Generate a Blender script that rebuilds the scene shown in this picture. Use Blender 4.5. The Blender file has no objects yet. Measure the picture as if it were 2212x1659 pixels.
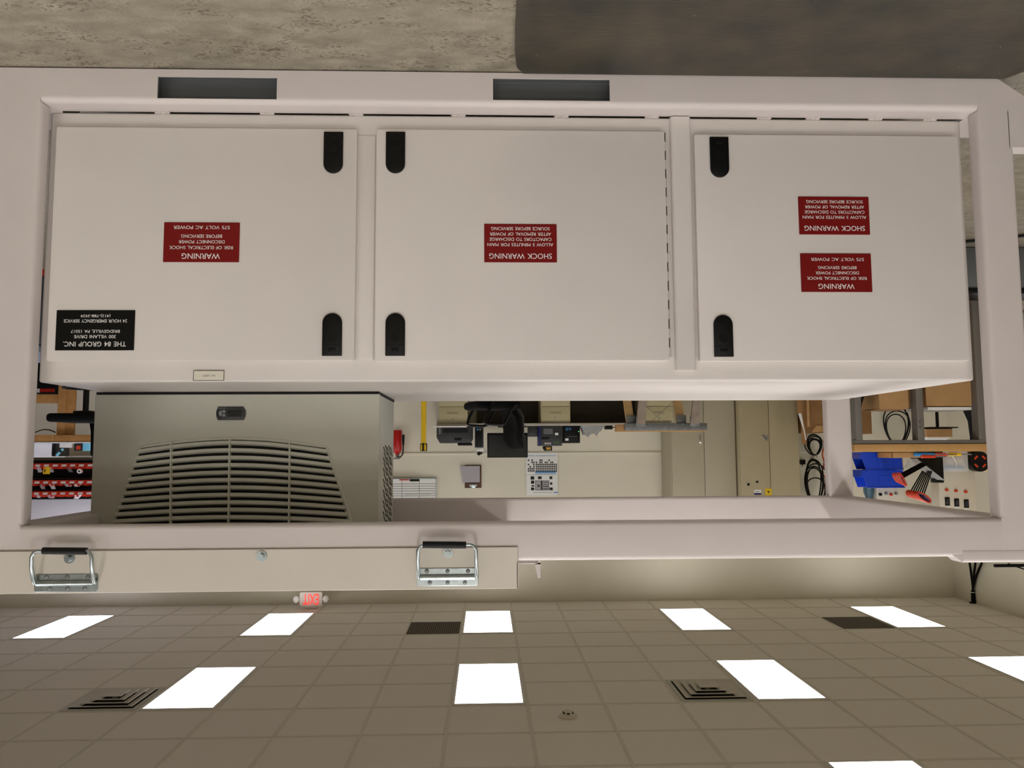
import bpy, bmesh, math, random
from mathutils import Vector, Matrix
random.seed(7)
sc = bpy.context.scene
COL = sc.collection
PI = math.pi
# ---------------------------------------------------------------- camera
CAMZ = 1.05
F_PX, PITCH, YAW, ROLL = 1690.26, 0.08545, 0.03325, 3.13664   # the phone was held upside down
W_PX, H_PX = 2212, 1659
cy, sy = math.cos(YAW), math.sin(YAW)
fwd = Vector((-sy*math.cos(PITCH), cy*math.cos(PITCH), -math.sin(PITCH)))
rt = Vector((cy, sy, 0)); up = rt.cross(fwd)
cr, sr = math.cos(ROLL), math.sin(ROLL)
r2 = rt*cr + up*sr; u2 = -rt*sr + up*cr
cd = bpy.data.cameras.new('camera'); cam = bpy.data.objects.new('camera', cd); COL.objects.link(cam)
cd.sensor_width = 36; cd.lens = F_PX/W_PX*36; cd.clip_start = .05; cd.clip_end = 60
m = Matrix((r2, u2, -fwd)).transposed().to_4x4(); m.translation = (0, 0, CAMZ)
cam.matrix_world = m
sc.camera = cam
# ---------------------------------------------------------------- world, exposure
w = bpy.data.worlds.new('world'); sc.world = w; w.use_nodes = True
w.node_tree.nodes['Background'].inputs[0].default_value = (.9, .95, 1, 1)
w.node_tree.nodes['Background'].inputs[1].default_value = .02
vs = sc.view_settings
vs.view_transform = 'Standard'; vs.look = 'None'; vs.gamma = 1; vs.exposure = 0.06; vs.use_curve_mapping = False
LAMP = 8.2            # brightness of the ceiling panels
# ---------------------------------------------------------------- pixel of the photo -> point of the room
def ray(x, y):
    return r2*((x-W_PX/2)/F_PX) - u2*((y-H_PX/2)/F_PX) + fwd
def P(x, y, Y):
    d = ray(x, y); return Vector((0, 0, CAMZ)) + d*(Y/d.y)
def PZ(x, y, Z):
    d = ray(x, y); return Vector((0, 0, CAMZ)) + d*((Z-CAMZ)/d.z)
def R4(x0, y0, x1, y1, Y):      # photo rectangle -> X0,X1,Z0,Z1 at depth Y
    xm, ym = (x0+x1)/2, (y0+y1)/2
    a, b = P(x1, ym, Y).x, P(x0, ym, Y).x
    c, d = P(xm, y0, Y).z, P(xm, y1, Y).z
    return min(a, b), max(a, b), min(c, d), max(c, d)
# ---------------------------------------------------------------- materials
def lin(c):
    return tuple(((v/255)/12.92 if v/255 <= .04045 else ((v/255+.055)/1.055)**2.4) for v in c) + (1,)
def mat(name, rgb, rough=.5, metal=0, noise=0, nscale=40, bump=0, bscale=300, spec=.5, alpha=1, emit=None, estr=0, trans=0):
    mt = bpy.data.materials.new(name); mt.use_nodes = True
    nt = mt.node_tree; b = nt.nodes['Principled BSDF']
    b.inputs['Base Color'].default_value = lin(rgb); b.inputs['Roughness'].default_value = rough
    b.inputs['Metallic'].default_value = metal; b.inputs['Specular IOR Level'].default_value = spec
    if trans: b.inputs['Transmission Weight'].default_value = trans
    if alpha < 1: b.inputs['Alpha'].default_value = alpha
    if emit: b.inputs['Emission Color'].default_value = lin(emit); b.inputs['Emission Strength'].default_value = estr
    tc = nt.nodes.new('ShaderNodeTexCoord')
    if noise:
        n = nt.nodes.new('ShaderNodeTexNoise'); n.inputs['Scale'].default_value = nscale; n.inputs['Detail'].default_value = 5
        nt.links.new(tc.outputs['Object'], n.inputs['Vector'])
        r = nt.nodes.new('ShaderNodeValToRGB')
        c = lin(rgb)
        r.color_ramp.elements[0].position = .3; r.color_ramp.elements[1].position = .7
        r.color_ramp.elements[0].color = tuple(max(0, v*(1-noise)) for v in c[:3])+(1,)
        r.color_ramp.elements[1].color = tuple(min(1, v*(1+noise)) for v in c[:3])+(1,)
        nt.links.new(n.outputs['Fac'], r.inputs['Fac']); nt.links.new(r.outputs['Color'], b.inputs['Base Color'])
    if bump:
        n2 = nt.nodes.new('ShaderNodeTexNoise'); n2.inputs['Scale'].default_value = bscale; n2.inputs['Detail'].default_value = 2
        nt.links.new(tc.outputs['Object'], n2.inputs['Vector'])
        bp = nt.nodes.new('ShaderNodeBump'); bp.inputs['Strength'].default_value = bump; bp.inputs['Distance'].default_value = .002
        nt.links.new(n2.outputs['Fac'], bp.inputs['Height']); nt.links.new(bp.outputs['Normal'], b.inputs['Normal'])
    return mt
M = {}
M['paint'] = mat('beige_powder_coat', (208, 199, 195), .42, noise=.02, nscale=6, bump=.12, bscale=420)
M['door_paint'] = mat('door_powder_coat', (216, 209, 203), .45, noise=.02, nscale=4, bump=.12, bscale=420)
M['hood_paint'] = mat('hood_powder_coat', (206, 199, 186), .45, noise=.02, nscale=5, bump=.12, bscale=420)
M['ac_paint'] = mat('grey_textured_paint', (196, 195, 182), .5, noise=.02, nscale=6, bump=.15, bscale=500)
M['ac_side'] = mat('grey_side_sheet', (200, 202, 194), .4, bump=.1, bscale=500)
M['wall'] = mat('painted_wall', (226, 220, 201), .8, noise=.02, nscale=3, bump=.2, bscale=200)
M['tile'] = mat('ceiling_tile', (240, 234, 224), .9, noise=.06, nscale=260, bump=.35, bscale=300)
M['tee'] = mat('ceiling_tee', (222, 216, 204), .6)
M['black'] = mat('black_plastic', (7, 7, 7), .4, spec=.25)
M['matteblack'] = mat('black_matte', (8, 8, 8), .8, spec=.2)
M['rubber'] = mat('black_rubber', (11, 11, 11), .6, spec=.3)
M['zinc'] = mat('zinc_plated_steel', (176, 186, 188), .28, metal=1, noise=.12, nscale=60)
M['steel'] = mat('dull_steel', (128, 130, 130), .5, metal=.7, noise=.25, nscale=25)
M['chrome'] = mat('chrome', (220, 220, 220), .12, metal=1)
M['red_plate'] = mat('red_engraved_plastic', (116, 5, 4), .45, spec=.3)
M['white'] = mat('white_plastic', (232, 230, 224), .5)
M['ink'] = mat('white_engraving', (238, 236, 230), .6)
M['blackink'] = mat('black_ink', (18, 18, 18), .7)
M['plate_black'] = mat('black_engraved_plastic', (3, 4, 4), .4, spec=.25)
M['plate_white'] = mat('white_engraved_plastic', (222, 216, 200), .5)
M['darkgap'] = mat('dark_interior', (26, 25, 24), .9)
M['gasket'] = mat('black_gasket', (8, 8, 8), .9)
M['red'] = mat('red_plastic', (215, 62, 40), .4)
M['deepred'] = mat('red_grip', (204, 62, 26), .35)
M['extred'] = mat('red_enamel', (180, 14, 10), .3)
M['blue'] = mat('blue_polypropylene', (10, 66, 205), .4)
M['yellow'] = mat('yellow_plastic', (228, 190, 20), .45)
M['card'] = mat('cardboard', (182, 142, 94), .85, noise=.08, nscale=14)
M['card_dark'] = mat('brown_cardboard', (146, 108, 66), .9, noise=.1, nscale=10)
M['wood'] = mat('pale_pine', (216, 178, 124), .7, noise=.16, nscale=12)
M['greywood'] = mat('weathered_wood', (140, 126, 112), .8, noise=.2, nscale=14)
M['benchwood'] = mat('maple_worktop', (196, 150, 90), .55, noise=.06, nscale=10)
M['cab'] = mat('tan_steel_cabinet', (172, 160, 128), .5, noise=.02, nscale=5)
M['cab_grey'] = mat('putty_steel_cabinet', (176, 168, 144), .5, noise=.02, nscale=5)
M['file'] = mat('putty_file_cabinet', (190, 180, 142), .5)
M['desk'] = mat('grey_laminate', (176, 170, 158), .5)
M['panel'] = mat('wall_shade_under_desk', (74, 66, 54), .8)  # dark tone of the shaded wall under the desk
M['greysteel'] = mat('grey_bench_steel', (112, 106, 98), .5)
M['cloth'] = mat('grey_cloth', (140, 140, 138), .95, noise=.1, nscale=18)
M['fabric'] = mat('black_mesh_fabric', (10, 10, 11), .95, spec=.2)
M['paper'] = mat('white_paper', (236, 236, 232), .8)
M['greypaper'] = mat('grey_sheet', (176, 172, 176), .8)
M['brown'] = mat('brown_hardboard', (84, 50, 30), .6)
M['bluepaint'] = mat('blue_ink', (50, 130, 190), .7)
M['navy'] = mat('navy_plastic', (24, 26, 92), .4)
M['greyplastic'] = mat('grey_plastic', (96, 98, 98), .5)
M['darkgrey'] = mat('charcoal_plastic', (44, 45, 47), .4)
M['screen'] = mat('dark_screen', (24, 26, 28), .2)
M['keygrey'] = mat('grey_membrane_keys', (130, 134, 132), .5)
M['cream'] = mat('cream_enclosure', (214, 206, 186), .5)
M['creambox'] = mat('cream_box', (226, 206, 170), .7)
M['skyblue'] = mat('light_blue_plastic', (120, 200, 226), .4)
M['whitepanel'] = mat('white_melamine', (236, 236, 240), .5)
M['wooddark'] = mat('construction_lumber', (188, 138, 80), .75, noise=.12, nscale=16)
M['clear'] = mat('clear_film', (225, 228, 230), .15, alpha=.45)
M['pic'] = mat('printed_photos', (70, 66, 62), .7, noise=.5, nscale=60)
M['orange'] = mat('orange_cord', (200, 80, 30), .5)
M['silverrod'] = mat('silver_wire', (190, 185, 165), .3, metal=1)
M['gold'] = mat('gold_foil', (200, 160, 70), .35, metal=.8)
M['exitred'] = mat('exit_letter_glow', (250, 70, 60), .5, emit=(250, 60, 50), estr=.75)
M['exitwhite'] = mat('exit_housing', (226, 214, 206), .5)
M['grille_dark'] = mat('return_grille_paint', (112, 102, 90), .6)

def lamp_mat(name, rgb, k):
    mt = bpy.data.materials.new(name); mt.use_nodes = True; nt = mt.node_tree
    b = nt.nodes['Principled BSDF']; b.inputs['Base Color'].default_value = (.8, .8, .8, 1)
    b.inputs['Emission Color'].default_value = lin(rgb); b.inputs['Emission Strength'].default_value = LAMP*k
    return mt
M['lamp'] = lamp_mat('lit_acrylic_lens', (254, 251, 250), 1.25)
M['lamp_wall'] = lamp_mat('lit_acrylic_lens_soft', (254, 251, 250), .72)
M['lamp_near'] = lamp_mat('lit_acrylic_lens_bright', (254, 251, 250), 1.95)
M['lamp_cool'] = lamp_mat('lit_acrylic_lens_cool', (236, 234, 255), 1.1)

def floor_mat():
    mt = bpy.data.materials.new('mottled_concrete'); mt.use_nodes = True; nt = mt.node_tree
    b = nt.nodes['Principled BSDF']; b.inputs['Roughness'].default_value = .45
    tc = nt.nodes.new('ShaderNodeTexCoord'); mp = nt.nodes.new('ShaderNodeMapping')
    mp.inputs['Scale'].default_value = (1, 1.9, 1)
    nt.links.new(tc.outputs['Object'], mp.inputs[0])
    def noise(s, d, dist=0):
        n = nt.nodes.new('ShaderNodeTexNoise'); n.inputs['Scale'].default_value = s; n.inputs['Detail'].default_value = d
        n.inputs['Distortion'].default_value = dist; nt.links.new(mp.outputs[0], n.inputs['Vector']); return n
    def ramp(src, p0, c0, p1, c1):
        r = nt.nodes.new('ShaderNodeValToRGB'); e = r.color_ramp.elements
        e[0].position, e[0].color, e[1].position, e[1].color = p0, c0, p1, c1
        nt.links.new(src.outputs['Fac'], r.inputs['Fac']); return r
    base = ramp(noise(11, 12, .15), .3, lin((130, 122, 105)), .7, lin((166, 157, 139)))
    blot = ramp(noise(34, 8, 2.2), .54, (0, 0, 0, 1), .61, (1, 1, 1, 1))
    zone = ramp(noise(5.5, 3, .5), .44, (0, 0, 0, 1), .58, (1, 1, 1, 1))
    mul = nt.nodes.new('ShaderNodeMath'); mul.operation = 'MULTIPLY'
    nt.links.new(blot.outputs[0], mul.inputs[0]); nt.links.new(zone.outputs[0], mul.inputs[1])
    mul2 = nt.nodes.new('ShaderNodeMath'); mul2.operation = 'MULTIPLY'; mul2.inputs[1].default_value = .75
    nt.links.new(mul.outputs[0], mul2.inputs[0])
    mx = nt.nodes.new('ShaderNodeMix'); mx.data_type = 'RGBA'
    nt.links.new(mul2.outputs[0], mx.inputs[0]); nt.links.new(base.outputs[0], mx.inputs[6]); mx.inputs[7].default_value = lin((78, 64, 48))
    fine = ramp(noise(120, 5), .35, (.78, .78, .78, 1), .7, (1, 1, 1, 1))
    m2 = nt.nodes.new('ShaderNodeMix'); m2.data_type = 'RGBA'; m2.blend_type = 'MULTIPLY'; m2.inputs[0].default_value = 1
    nt.links.new(mx.outputs[2], m2.inputs[6]); nt.links.new(fine.outputs[0], m2.inputs[7])
    nt.links.new(m2.outputs[2], b.inputs['Base Color'])
    return mt
M['floor'] = floor_mat()

def mat_mat():
    mt = bpy.data.materials.new('ribbed_rubber_mat'); mt.use_nodes = True; nt = mt.node_tree
    b = nt.nodes['Principled BSDF']; b.inputs['Roughness'].default_value = .55
    tc = nt.nodes.new('ShaderNodeTexCoord')
    n = nt.nodes.new('ShaderNodeTexNoise'); n.inputs['Scale'].default_value = 6; n.inputs['Detail'].default_value = 6
    nt.links.new(tc.outputs['Object'], n.inputs['Vector'])
    r = nt.nodes.new('ShaderNodeValToRGB'); e = r.color_ramp.elements
    e[0].position, e[0].color, e[1].position, e[1].color = .35, lin((52, 49, 43)), .7, lin((80, 72, 57))
    nt.links.new(n.outputs['Fac'], r.inputs['Fac'])
    v = nt.nodes.new('ShaderNodeTexVoronoi'); v.inputs['Scale'].default_value = 14
    nt.links.new(tc.outputs['Object'], v.inputs['Vector'])
    s = nt.nodes.new('ShaderNodeMath'); s.operation = 'LESS_THAN'; s.inputs[1].default_value = .022
    nt.links.new(v.outputs['Distance'], s.inputs[0])
    mx = nt.nodes.new('ShaderNodeMix'); mx.data_type = 'RGBA'; mx.inputs[7].default_value = lin((200, 196, 182))
    nt.links.new(s.outputs[0], mx.inputs[0]); nt.links.new(r.outputs[0], mx.inputs[6]); nt.links.new(mx.outputs[2], b.inputs['Base Color'])
    wv = nt.nodes.new('ShaderNodeTexWave'); wv.bands_direction = 'Y'; wv.inputs['Scale'].default_value = 42; wv.inputs['Distortion'].default_value = .6
    nt.links.new(tc.outputs['Object'], wv.inputs['Vector'])
    bp = nt.nodes.new('ShaderNodeBump'); bp.inputs['Strength'].default_value = .5; bp.inputs['Distance'].default_value = .0015
    nt.links.new(wv.outputs['Fac'], bp.inputs['Height']); nt.links.new(bp.outputs[0], b.inputs['Normal'])
    return mt
M['mat'] = mat_mat()
# ---------------------------------------------------------------- mesh helpers
class MB:
    def __init__(s): s.bm = bmesh.new()
    def _bev(s, verts, bev, seg):
        if bev:
            es = {e for v in verts for e in v.link_edges}
            bmesh.ops.bevel(s.bm, geom=list(es), offset=bev, segments=seg, profile=.5, affect='EDGES', clamp_overlap=True)
    def box(s, x0, x1, y0, y1, z0, z1, bev=0, seg=2, mtx=None):
        g = bmesh.ops.create_cube(s.bm, size=1)
        vs_ = g['verts']
        for v in vs_:
            v.co = Vector(((x0+x1)/2+v.co.x*(x1-x0), (y0+y1)/2+v.co.y*(y1-y0), (z0+z1)/2+v.co.z*(z1-z0)))
            if mtx: v.co = mtx @ v.co
        s._bev(vs_, bev, seg); return s
    def prism(s, pts, axis, a, b, bev=0, seg=2):
        def mk(p, t):
            if axis == 'y': return Vector((p[0], t, p[1]))
            if axis == 'x': return Vector((t, p[0], p[1]))
            return Vector((p[0], p[1], t))
        A = [s.bm.verts.new(mk(p, a)) for p in pts]; B = [s.bm.verts.new(mk(p, b)) for p in pts]
        n = len(pts)
        fs = [s.bm.faces.new(A), s.bm.faces.new(B[::-1])]
        for i in range(n): fs.append(s.bm.faces.new((A[i], B[i], B[(i+1) % n], A[(i+1) % n])))
        bmesh.ops.recalc_face_normals(s.bm, faces=fs)
        s._bev(A+B, bev, seg); return s
    def cyl(s, p0, p1, r0, r1=None, n=16, caps=True):
        p0, p1 = Vector(p0), Vector(p1); d = p1-p0; r1 = r0 if r1 is None else r1
        q = d.to_track_quat('Z', 'Y').to_matrix().to_4x4(); q.translation = (p0+p1)/2
        bmesh.ops.create_cone(s.bm, cap_ends=caps, segments=n, radius1=max(r0, 1e-5), radius2=max(r1, 1e-5), depth=d.length, matrix=q); return s
    def tube(s, pts, r, n=8, closed=False):
        pts = [Vector(p) for p in pts]; k = len(pts); rings = []
        prev = None
        for i, p in enumerate(pts):
            a = pts[(i-1) % k] if (closed or i > 0) else p
            b = pts[(i+1) % k] if (closed or i < k-1) else p
            t = (b-a).normalized()
            if prev is None:
                u = t.orthogonal().normalized()
            else:
                u = (prev - t*prev.dot(t)).normalized()
            prev = u; v = t.cross(u)
            rings.append([s.bm.verts.new(p + (u*math.cos(2*PI*j/n)+v*math.sin(2*PI*j/n))*r) for j in range(n)])
        for i in range(k if closed else k-1):
            A, B = rings[i], rings[(i+1) % k]
            # align the closing ring
            off = 0
            if closed and i == k-1:
                off = min(range(n), key=lambda o: (A[0].co-B[o].co).length)
            for j in range(n):
                s.bm.faces.new((A[j], A[(j+1) % n], B[(j+1+off) % n], B[(j+off) % n]))
        if not closed:
            s.bm.faces.new(rings[0][::-1]); s.bm.faces.new(rings[-1])
        return s
    def lathe(s, prof, c, n=24, mtx=None):
        rings = []
        for r, z in prof:
            rings.append([s.bm.verts.new(Vector((c[0]+max(r, 1e-5)*math.cos(2*PI*j/n), c[1]+max(r, 1e-5)*math.sin(2*PI*j/n), c[2]+z))) for j in range(n)])
        fs = []
        for A, B in zip(rings, rings[1:]):
            for j in range(n): fs.append(s.bm.faces.new((A[j], A[(j+1) % n], B[(j+1) % n], B[j])))
        fs.append(s.bm.faces.new(rings[0][::-1])); fs.append(s.bm.faces.new(rings[-1]))
        if mtx:
            for r_ in rings:
                for v in r_: v.co = mtx @ v.co
        bmesh.ops.recalc_face_normals(s.bm, faces=fs); return s
    def ball(s, c, rx, ry=None, rz=None, n=16):
        ry = ry or rx; rz = rz or rx
        g = bmesh.ops.create_uvsphere(s.bm, u_segments=n, v_segments=max(6, n//2), radius=1)
        for v in g['verts']: v.co = Vector((c[0]+v.co.x*rx, c[1]+v.co.y*ry, c[2]+v.co.z*rz))
        return s
    def quad(s, a, b, c, d):
        s.bm.faces.new([s.bm.verts.new(Vector(p)) for p in (a, b, c, d)]); return s
    def grid(s, fn, nu, nv):
        V = [[s.bm.verts.new(Vector(fn(i/nu, j/nv))) for j in range(nv+1)] for i in range(nu+1)]
        for i in range(nu):
            for j in range(nv): s.bm.faces.new((V[i][j], V[i+1][j], V[i+1][j+1], V[i][j+1]))
        return s
def rootloc(o):
    t = Vector((0, 0, 0))
    while o is not None: t += o.location; o = o.parent
    return t
def tag(o, label=None, cat=None, group=None, kind=None):
    if label: o['label'] = label
    if cat: o['category'] = cat
    if group: o['group'] = group
    if kind: o['kind'] = kind
    return o
def finish(me, ang=38):
    me.shade_smooth()
    me.set_sharp_from_angle(angle=math.radians(ang))
def obj(name, mb, mt, parent=None, label=None, keep=False):
    bm = mb.bm
    if parent is not None: off = rootloc(parent)
    elif keep or not bm.verts: off = Vector((0, 0, 0))
    else:
        xs = [v.co.x for v in bm.verts]; ys = [v.co.y for v in bm.verts]; zs = [v.co.z for v in bm.verts]
        off = Vector(((min(xs)+max(xs))/2, (min(ys)+max(ys))/2, min(zs)))
    for v in bm.verts: v.co -= off
    me = bpy.data.meshes.new(name); bm.to_mesh(me); bm.free()
    me.materials.append(M[mt] if isinstance(mt, str) else mt); finish(me)
    o = bpy.data.objects.new(name, me); COL.objects.link(o)
    if parent is not None: o.parent = parent
    else: o.location = off
    if label: o['label'] = label
    return o
def thing(name, loc, label, cat, group=None):
    o = bpy.data.objects.new(name, None); COL.objects.link(o); o.location = loc; o.empty_display_size = .1
    return tag(o, label, cat, group)
def struct(name, mb, mt, parent=None):
    o = obj(name, mb, mt, parent, keep=parent is None)
    if parent is None: o['kind'] = 'structure'
    return o
def dup(root, loc=None, rotz=None, label=None, group=None, parent=None):
    c = root.copy(); COL.objects.link(c)
    if loc is not None: c.location = loc
    if rotz is not None: c.rotation_euler = (0, 0, rotz)
    if label: c['label'] = label
    if group: c['group'] = group
    if parent is not None: c.parent = parent
    for ch in list(root.children):
        dup(ch, parent=c)
    return c
def text_into(mb, s, cx, z, width, height, y, italic=0, offset=0.0, mirror=False):
    """flat lettering in the XZ plane, facing the camera side (-Y): centred at cx, middle line z"""
    cu = bpy.data.curves.new('t', 'FONT'); cu.body = s; cu.size = 1; cu.offset = offset; cu.resolution_u = 3; cu.shear = italic
    cu.space_word = 1.3
    o = bpy.data.objects.new('t', cu); COL.objects.link(o)
    bpy.context.view_layer.update()
    me = bpy.data.meshes.new_from_object(o.evaluated_get(bpy.context.evaluated_depsgraph_get()))
    xs = [v.co.x for v in me.vertices]; ys = [v.co.y for v in me.vertices]
    x0, x1, y0, y1 = min(xs), max(xs), min(ys), max(ys)
    base = len(mb.bm.verts)
    tmp = bmesh.new(); tmp.from_mesh(me)
    vm = {}
    for v in tmp.verts:
        vm[v] = mb.bm.verts.new(Vector((cx+((v.co.x-x0)/(x1-x0)-.5)*width, y, z+((v.co.y-y0)/(y1-y0)-.5)*height)))
    for f in tmp.faces:
        try: mb.bm.faces.new([vm[v] for v in f.verts])
        except ValueError: pass
    tmp.free(); bpy.data.objects.remove(o); bpy.data.curves.remove(cu); bpy.data.meshes.remove(me)
def arc(cx, cz, r, a0, a1, n):
    return [(cx+r*math.cos(a0+(a1-a0)*i/n), cz+r*math.sin(a0+(a1-a0)*i/n)) for i in range(n+1)]
def rrect(x0, x1, z0, z1, r, n=5):
    return (arc(x1-r, z0+r, r, -PI/2, 0, n)+arc(x1-r, z1-r, r, 0, PI/2, n)+arc(x0+r, z1-r, r, PI/2, PI, n)+arc(x0+r, z0+r, r, PI, 1.5*PI, n))
# ================================================================= THE ROOM
GX, GY, T = .2874, 10.033, .6096
CZ = 3.053; BW = 10.62; LW = -6.36; RW = 9.6; FW = -7.0
struct('floor', MB().box(LW, RW, FW, BW, -.1, 0), 'floor')
struct('ceiling', MB().box(LW, RW, FW, BW, CZ, CZ+.1), 'tile')
struct('wall_back', MB().box(LW-.1, RW+.1, BW, BW+.1, -.1, CZ+.1), 'wall')
struct('wall_front', MB().box(LW-.1, RW+.1, FW-.1, FW, -.1, CZ+.1), 'wall')
struct('wall_left', MB().box(LW-.1, LW, FW, BW, -.1, CZ+.1), 'wall')
struct('wall_right', MB().box(RW, RW+.1, FW, BW, -.1, CZ+.1), 'wall')
# ceiling grid of tee bars
g = MB()
i = -10
x = GX-10*T
while x < RW:
    g.box(x-.012, x+.012, FW, BW, CZ-.005, CZ+.01); x += T
y = GY+0*T
while y > FW:
    g.box(LW, RW, y-.012, y+.012, CZ-.0042, CZ+.01); y -= T
struct('trim_1', g, 'tee')
g = MB().box(LW, RW, BW-.02, BW, CZ-.012, CZ).box(LW, LW+.02, FW, BW-.02, CZ-.012, CZ)
struct('trim_2', g, 'tee')
# chair rail seam on the back wall
zs_ = P(1300, 979, BW).z
struct('trim_3', MB().box(P(1428, 979, BW).x, RW, BW-.012, BW, zs_-.02, zs_+.012, .004), 'wall')
struct('trim_4', MB().box(P(1785, 981, BW).x-1.5, P(1727, 981, BW).x+.2, BW-.008, BW, zs_-.02, zs_+.0, .003), 'wall')
# ------------------------------------------------ ceiling lights
def light(i, j, label, cool=False):
    x0, x1 = GX+i*T, GX+(i+1)*T; y0, y1 = GY-(j+2)*T, GY-j*T
    t = thing('ceiling_light', ((x0+x1)/2, (y0+y1)/2, CZ-.012), label, 'ceiling light', 'recessed lamps in the tile ceiling')
    a, b = .014, .034
    f = MB()
    f.box(x0+a, x0+b, y0+a, y1-a, CZ-.010, CZ).box(x1-b, x1-a, y0+a, y1-a, CZ-.010, CZ)
    f.box(x0+b, x1-b, y0+a, y0+b, CZ-.010, CZ).box(x0+b, x1-b, y1-b, y1-a, CZ-.010, CZ)
    obj('frame', f, 'white', t)
    obj('diffuser', MB().box(x0+b, x1-b, y0+b, y1-b, CZ-.007, CZ-.001), 'lamp_cool' if cool else ('lamp_near' if j >= 16 else 'lamp_wall' if j == 0 else 'lamp'), t)
    return t
light(-1, 0, 'lit panel lamp straight ahead, in the row along the far wall, beside the square grille')
light(3, 0, 'lit panel lamp in the row along the far wall, just before the exit sign')
light(7, 0, 'cool white lit panel lamp at the far right end of the ceiling', True)
light(-5, 0, 'lit panel lamp in the far row, behind the one beside the left diffuser')
light(-9, 0, 'lit panel lamp in the far row beside the dark grille near the left corner')
light(-1, 4, 'largest lit panel lamp straight ahead, nearer of the middle pair')
light(3, 4, 'lit panel lamp with the right-hand square air diffuser against its side')
light(-5, 4, 'lit panel lamp with the left-hand square air diffuser against its side')
light(-9, 4, 'lit panel lamp cut off by the left edge of the room view, middle row')
light(-5, 8, 'lit panel lamp of the nearest row, only its edge in view at the top left')
light(7, 4, 'cool white lit panel lamp of the middle row, out past the right edge', True)
for (i, j, c, s) in ((-1, 12, 0, 'above the steel frame in the middle'), (3, 12, 0, 'above the right end of the steel frame'), (-5, 12, 0, 'above the left end of the steel frame'),
                  (11, 2, 1, 'by the right-hand wall at the back'), (-1, 16, 0, 'right above the viewer'), (-5, 16, 0, 'to the left above the viewer'), (3, 16, 0, 'to the right above the viewer'),
                  (-1, 20, 0, 'behind the viewer in the middle'), (3, 20, 0, 'behind the viewer to the right'), (-5, 20, 0, 'behind the viewer to the left'),
                  (-1, 24, 0, 'added farthest behind the viewer to light the doors, middle'), (3, 24, 0, 'added farthest behind the viewer to light the doors, right'), (-5, 24, 0, 'added farthest behind the viewer to light the doors, left')):  # farthest row: unseen lamps added so light meets the doors more head-on
    light(i, j, 'lit panel lamp '+s, bool(c))
# ------------------------------------------------ air diffusers
def diffuser(i, j, label):
    x0, x1 = GX+i*T, GX+(i+1)*T; y0, y1 = GY-(j+1)*T, GY-j*T; cx, cy_ = (x0+x1)/2, (y0+y1)/2
    t = thing('air_diffuser', (cx, cy_, CZ-.05), label, 'air vent', 'square ceiling air diffusers')
    obj('back_plate', MB().box(x0+.014, x1-.014, y0+.014, y1-.014, CZ-.003, CZ), 'gasket', t)
    fr = MB()
    for a, b, zz in ((.014, .05, .008),):
        fr.box(x0+a, x0+b, y0+a, y1-a, CZ-zz, CZ-.003).box(x1-b, x1-a, y0+a, y1-a, CZ-zz, CZ-.003)
        fr.box(x0+b, x1-b, y0+a, y0+b, CZ-zz, CZ-.003).box(x0+b, x1-b, y1-b, y1-a, CZ-zz, CZ-.003)
    obj('frame', fr, 'ac_paint', t)
    for k, (ro, ri) in enumerate(((.245, .180), (.190, .125), (.135, .07))):
        zt, zb = CZ-.004, CZ-.018-.010*k
        q = MB(); V = []
        for r_, z_ in ((ri, zb+.014), (ro, zb), (ro, zb-.003), (ri-.002, zb+.010)):
            V.append([q.bm.verts.new(Vector((cx+sx*r_, cy_+sy_*r_, z_))) for sx, sy_ in ((-1, -1), (1, -1), (1, 1), (-1, 1))])
        for a_ in range(4):
            A, B = V[a_], V[(a_+1) % 4]
            for b_ in range(4): q.bm.faces.new((A[b_], A[(b_+1) % 4], B[(b_+1) % 4], B[b_]))
        bmesh.ops.recalc_face_normals(q.bm, faces=q.bm.faces)
        obj('louver_ring', q, 'hood_paint', t)
    obj('centre_plate', MB().box(cx-.085, cx+.085, cy_-.085, cy_+.085, CZ-.052, CZ-.049).cyl((cx, cy_, CZ-.05), (cx, cy_, CZ-.003), .02), 'hood_paint', t)
diffuser(4, 5, 'square stepped air diffuser right of the middle, beside the bright lamp')
diffuser(-4, 5, 'square stepped air diffuser left of the middle, beside the bright lamp')
def grille(i, j, label):
    x0, x1 = GX+i*T+.014, GX+(i+1)*T-.014; y0, y1 = GY-(j+1)*T+.014, GY-j*T-.014
    t = thing('return_grille', ((x0+x1)/2, (y0+y1)/2, CZ-.01), label, 'air grille', 'flat eggcrate return grilles')
    obj('back_plate', MB().box(x0, x1, y0, y1, CZ-.002, CZ), 'darkgap', t)
    q = MB(); n = 26
    for k in range(n+1):
        xx = x0+(x1-x0-.004)*k/n; q.box(xx, xx+.005, y0, y1, CZ-.010, CZ-.002)
        yy = y0+(y1-y0-.004)*k/n; q.box(x0, x1, yy, yy+.005, CZ-.0095, CZ-.0022)
    obj('eggcrate', q, 'grille_dark', t)
grille(0, 1, 'flat dark eggcrate return grille beside the far middle lamp')
grille(-8, 1, 'flat dark eggcrate return grille beside the far left lamp')
# smoke detector
c = PZ(1227, 1549, CZ)
t = thing('smoke_detector', (c.x, c.y, CZ-.05), 'small round off-white smoke detector on the ceiling tile', 'smoke detector')
obj('base', MB().lathe([(.0, 0), (.072, 0), (.072, -.012), (.06, -.022), (.0, -.022)], (c.x, c.y, CZ)), 'cream', t)
obj('sensor_cap', MB().lathe([(.0, -.022), (.042, -.022), (.034, -.046), (.024, -.05), (.0, -.05)], (c.x, c.y, CZ)), 'cream', t)
q = MB()
for k in range(6):
    a = k*PI/3; q.box(-.010, .010, .036, .0405, -.040, -.030, mtx=Matrix.Translation((c.x, c.y, CZ)) @ Matrix.Rotation(a, 4, 'Z'))
obj('sensor_slots', q, 'gasket', t)
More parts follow.
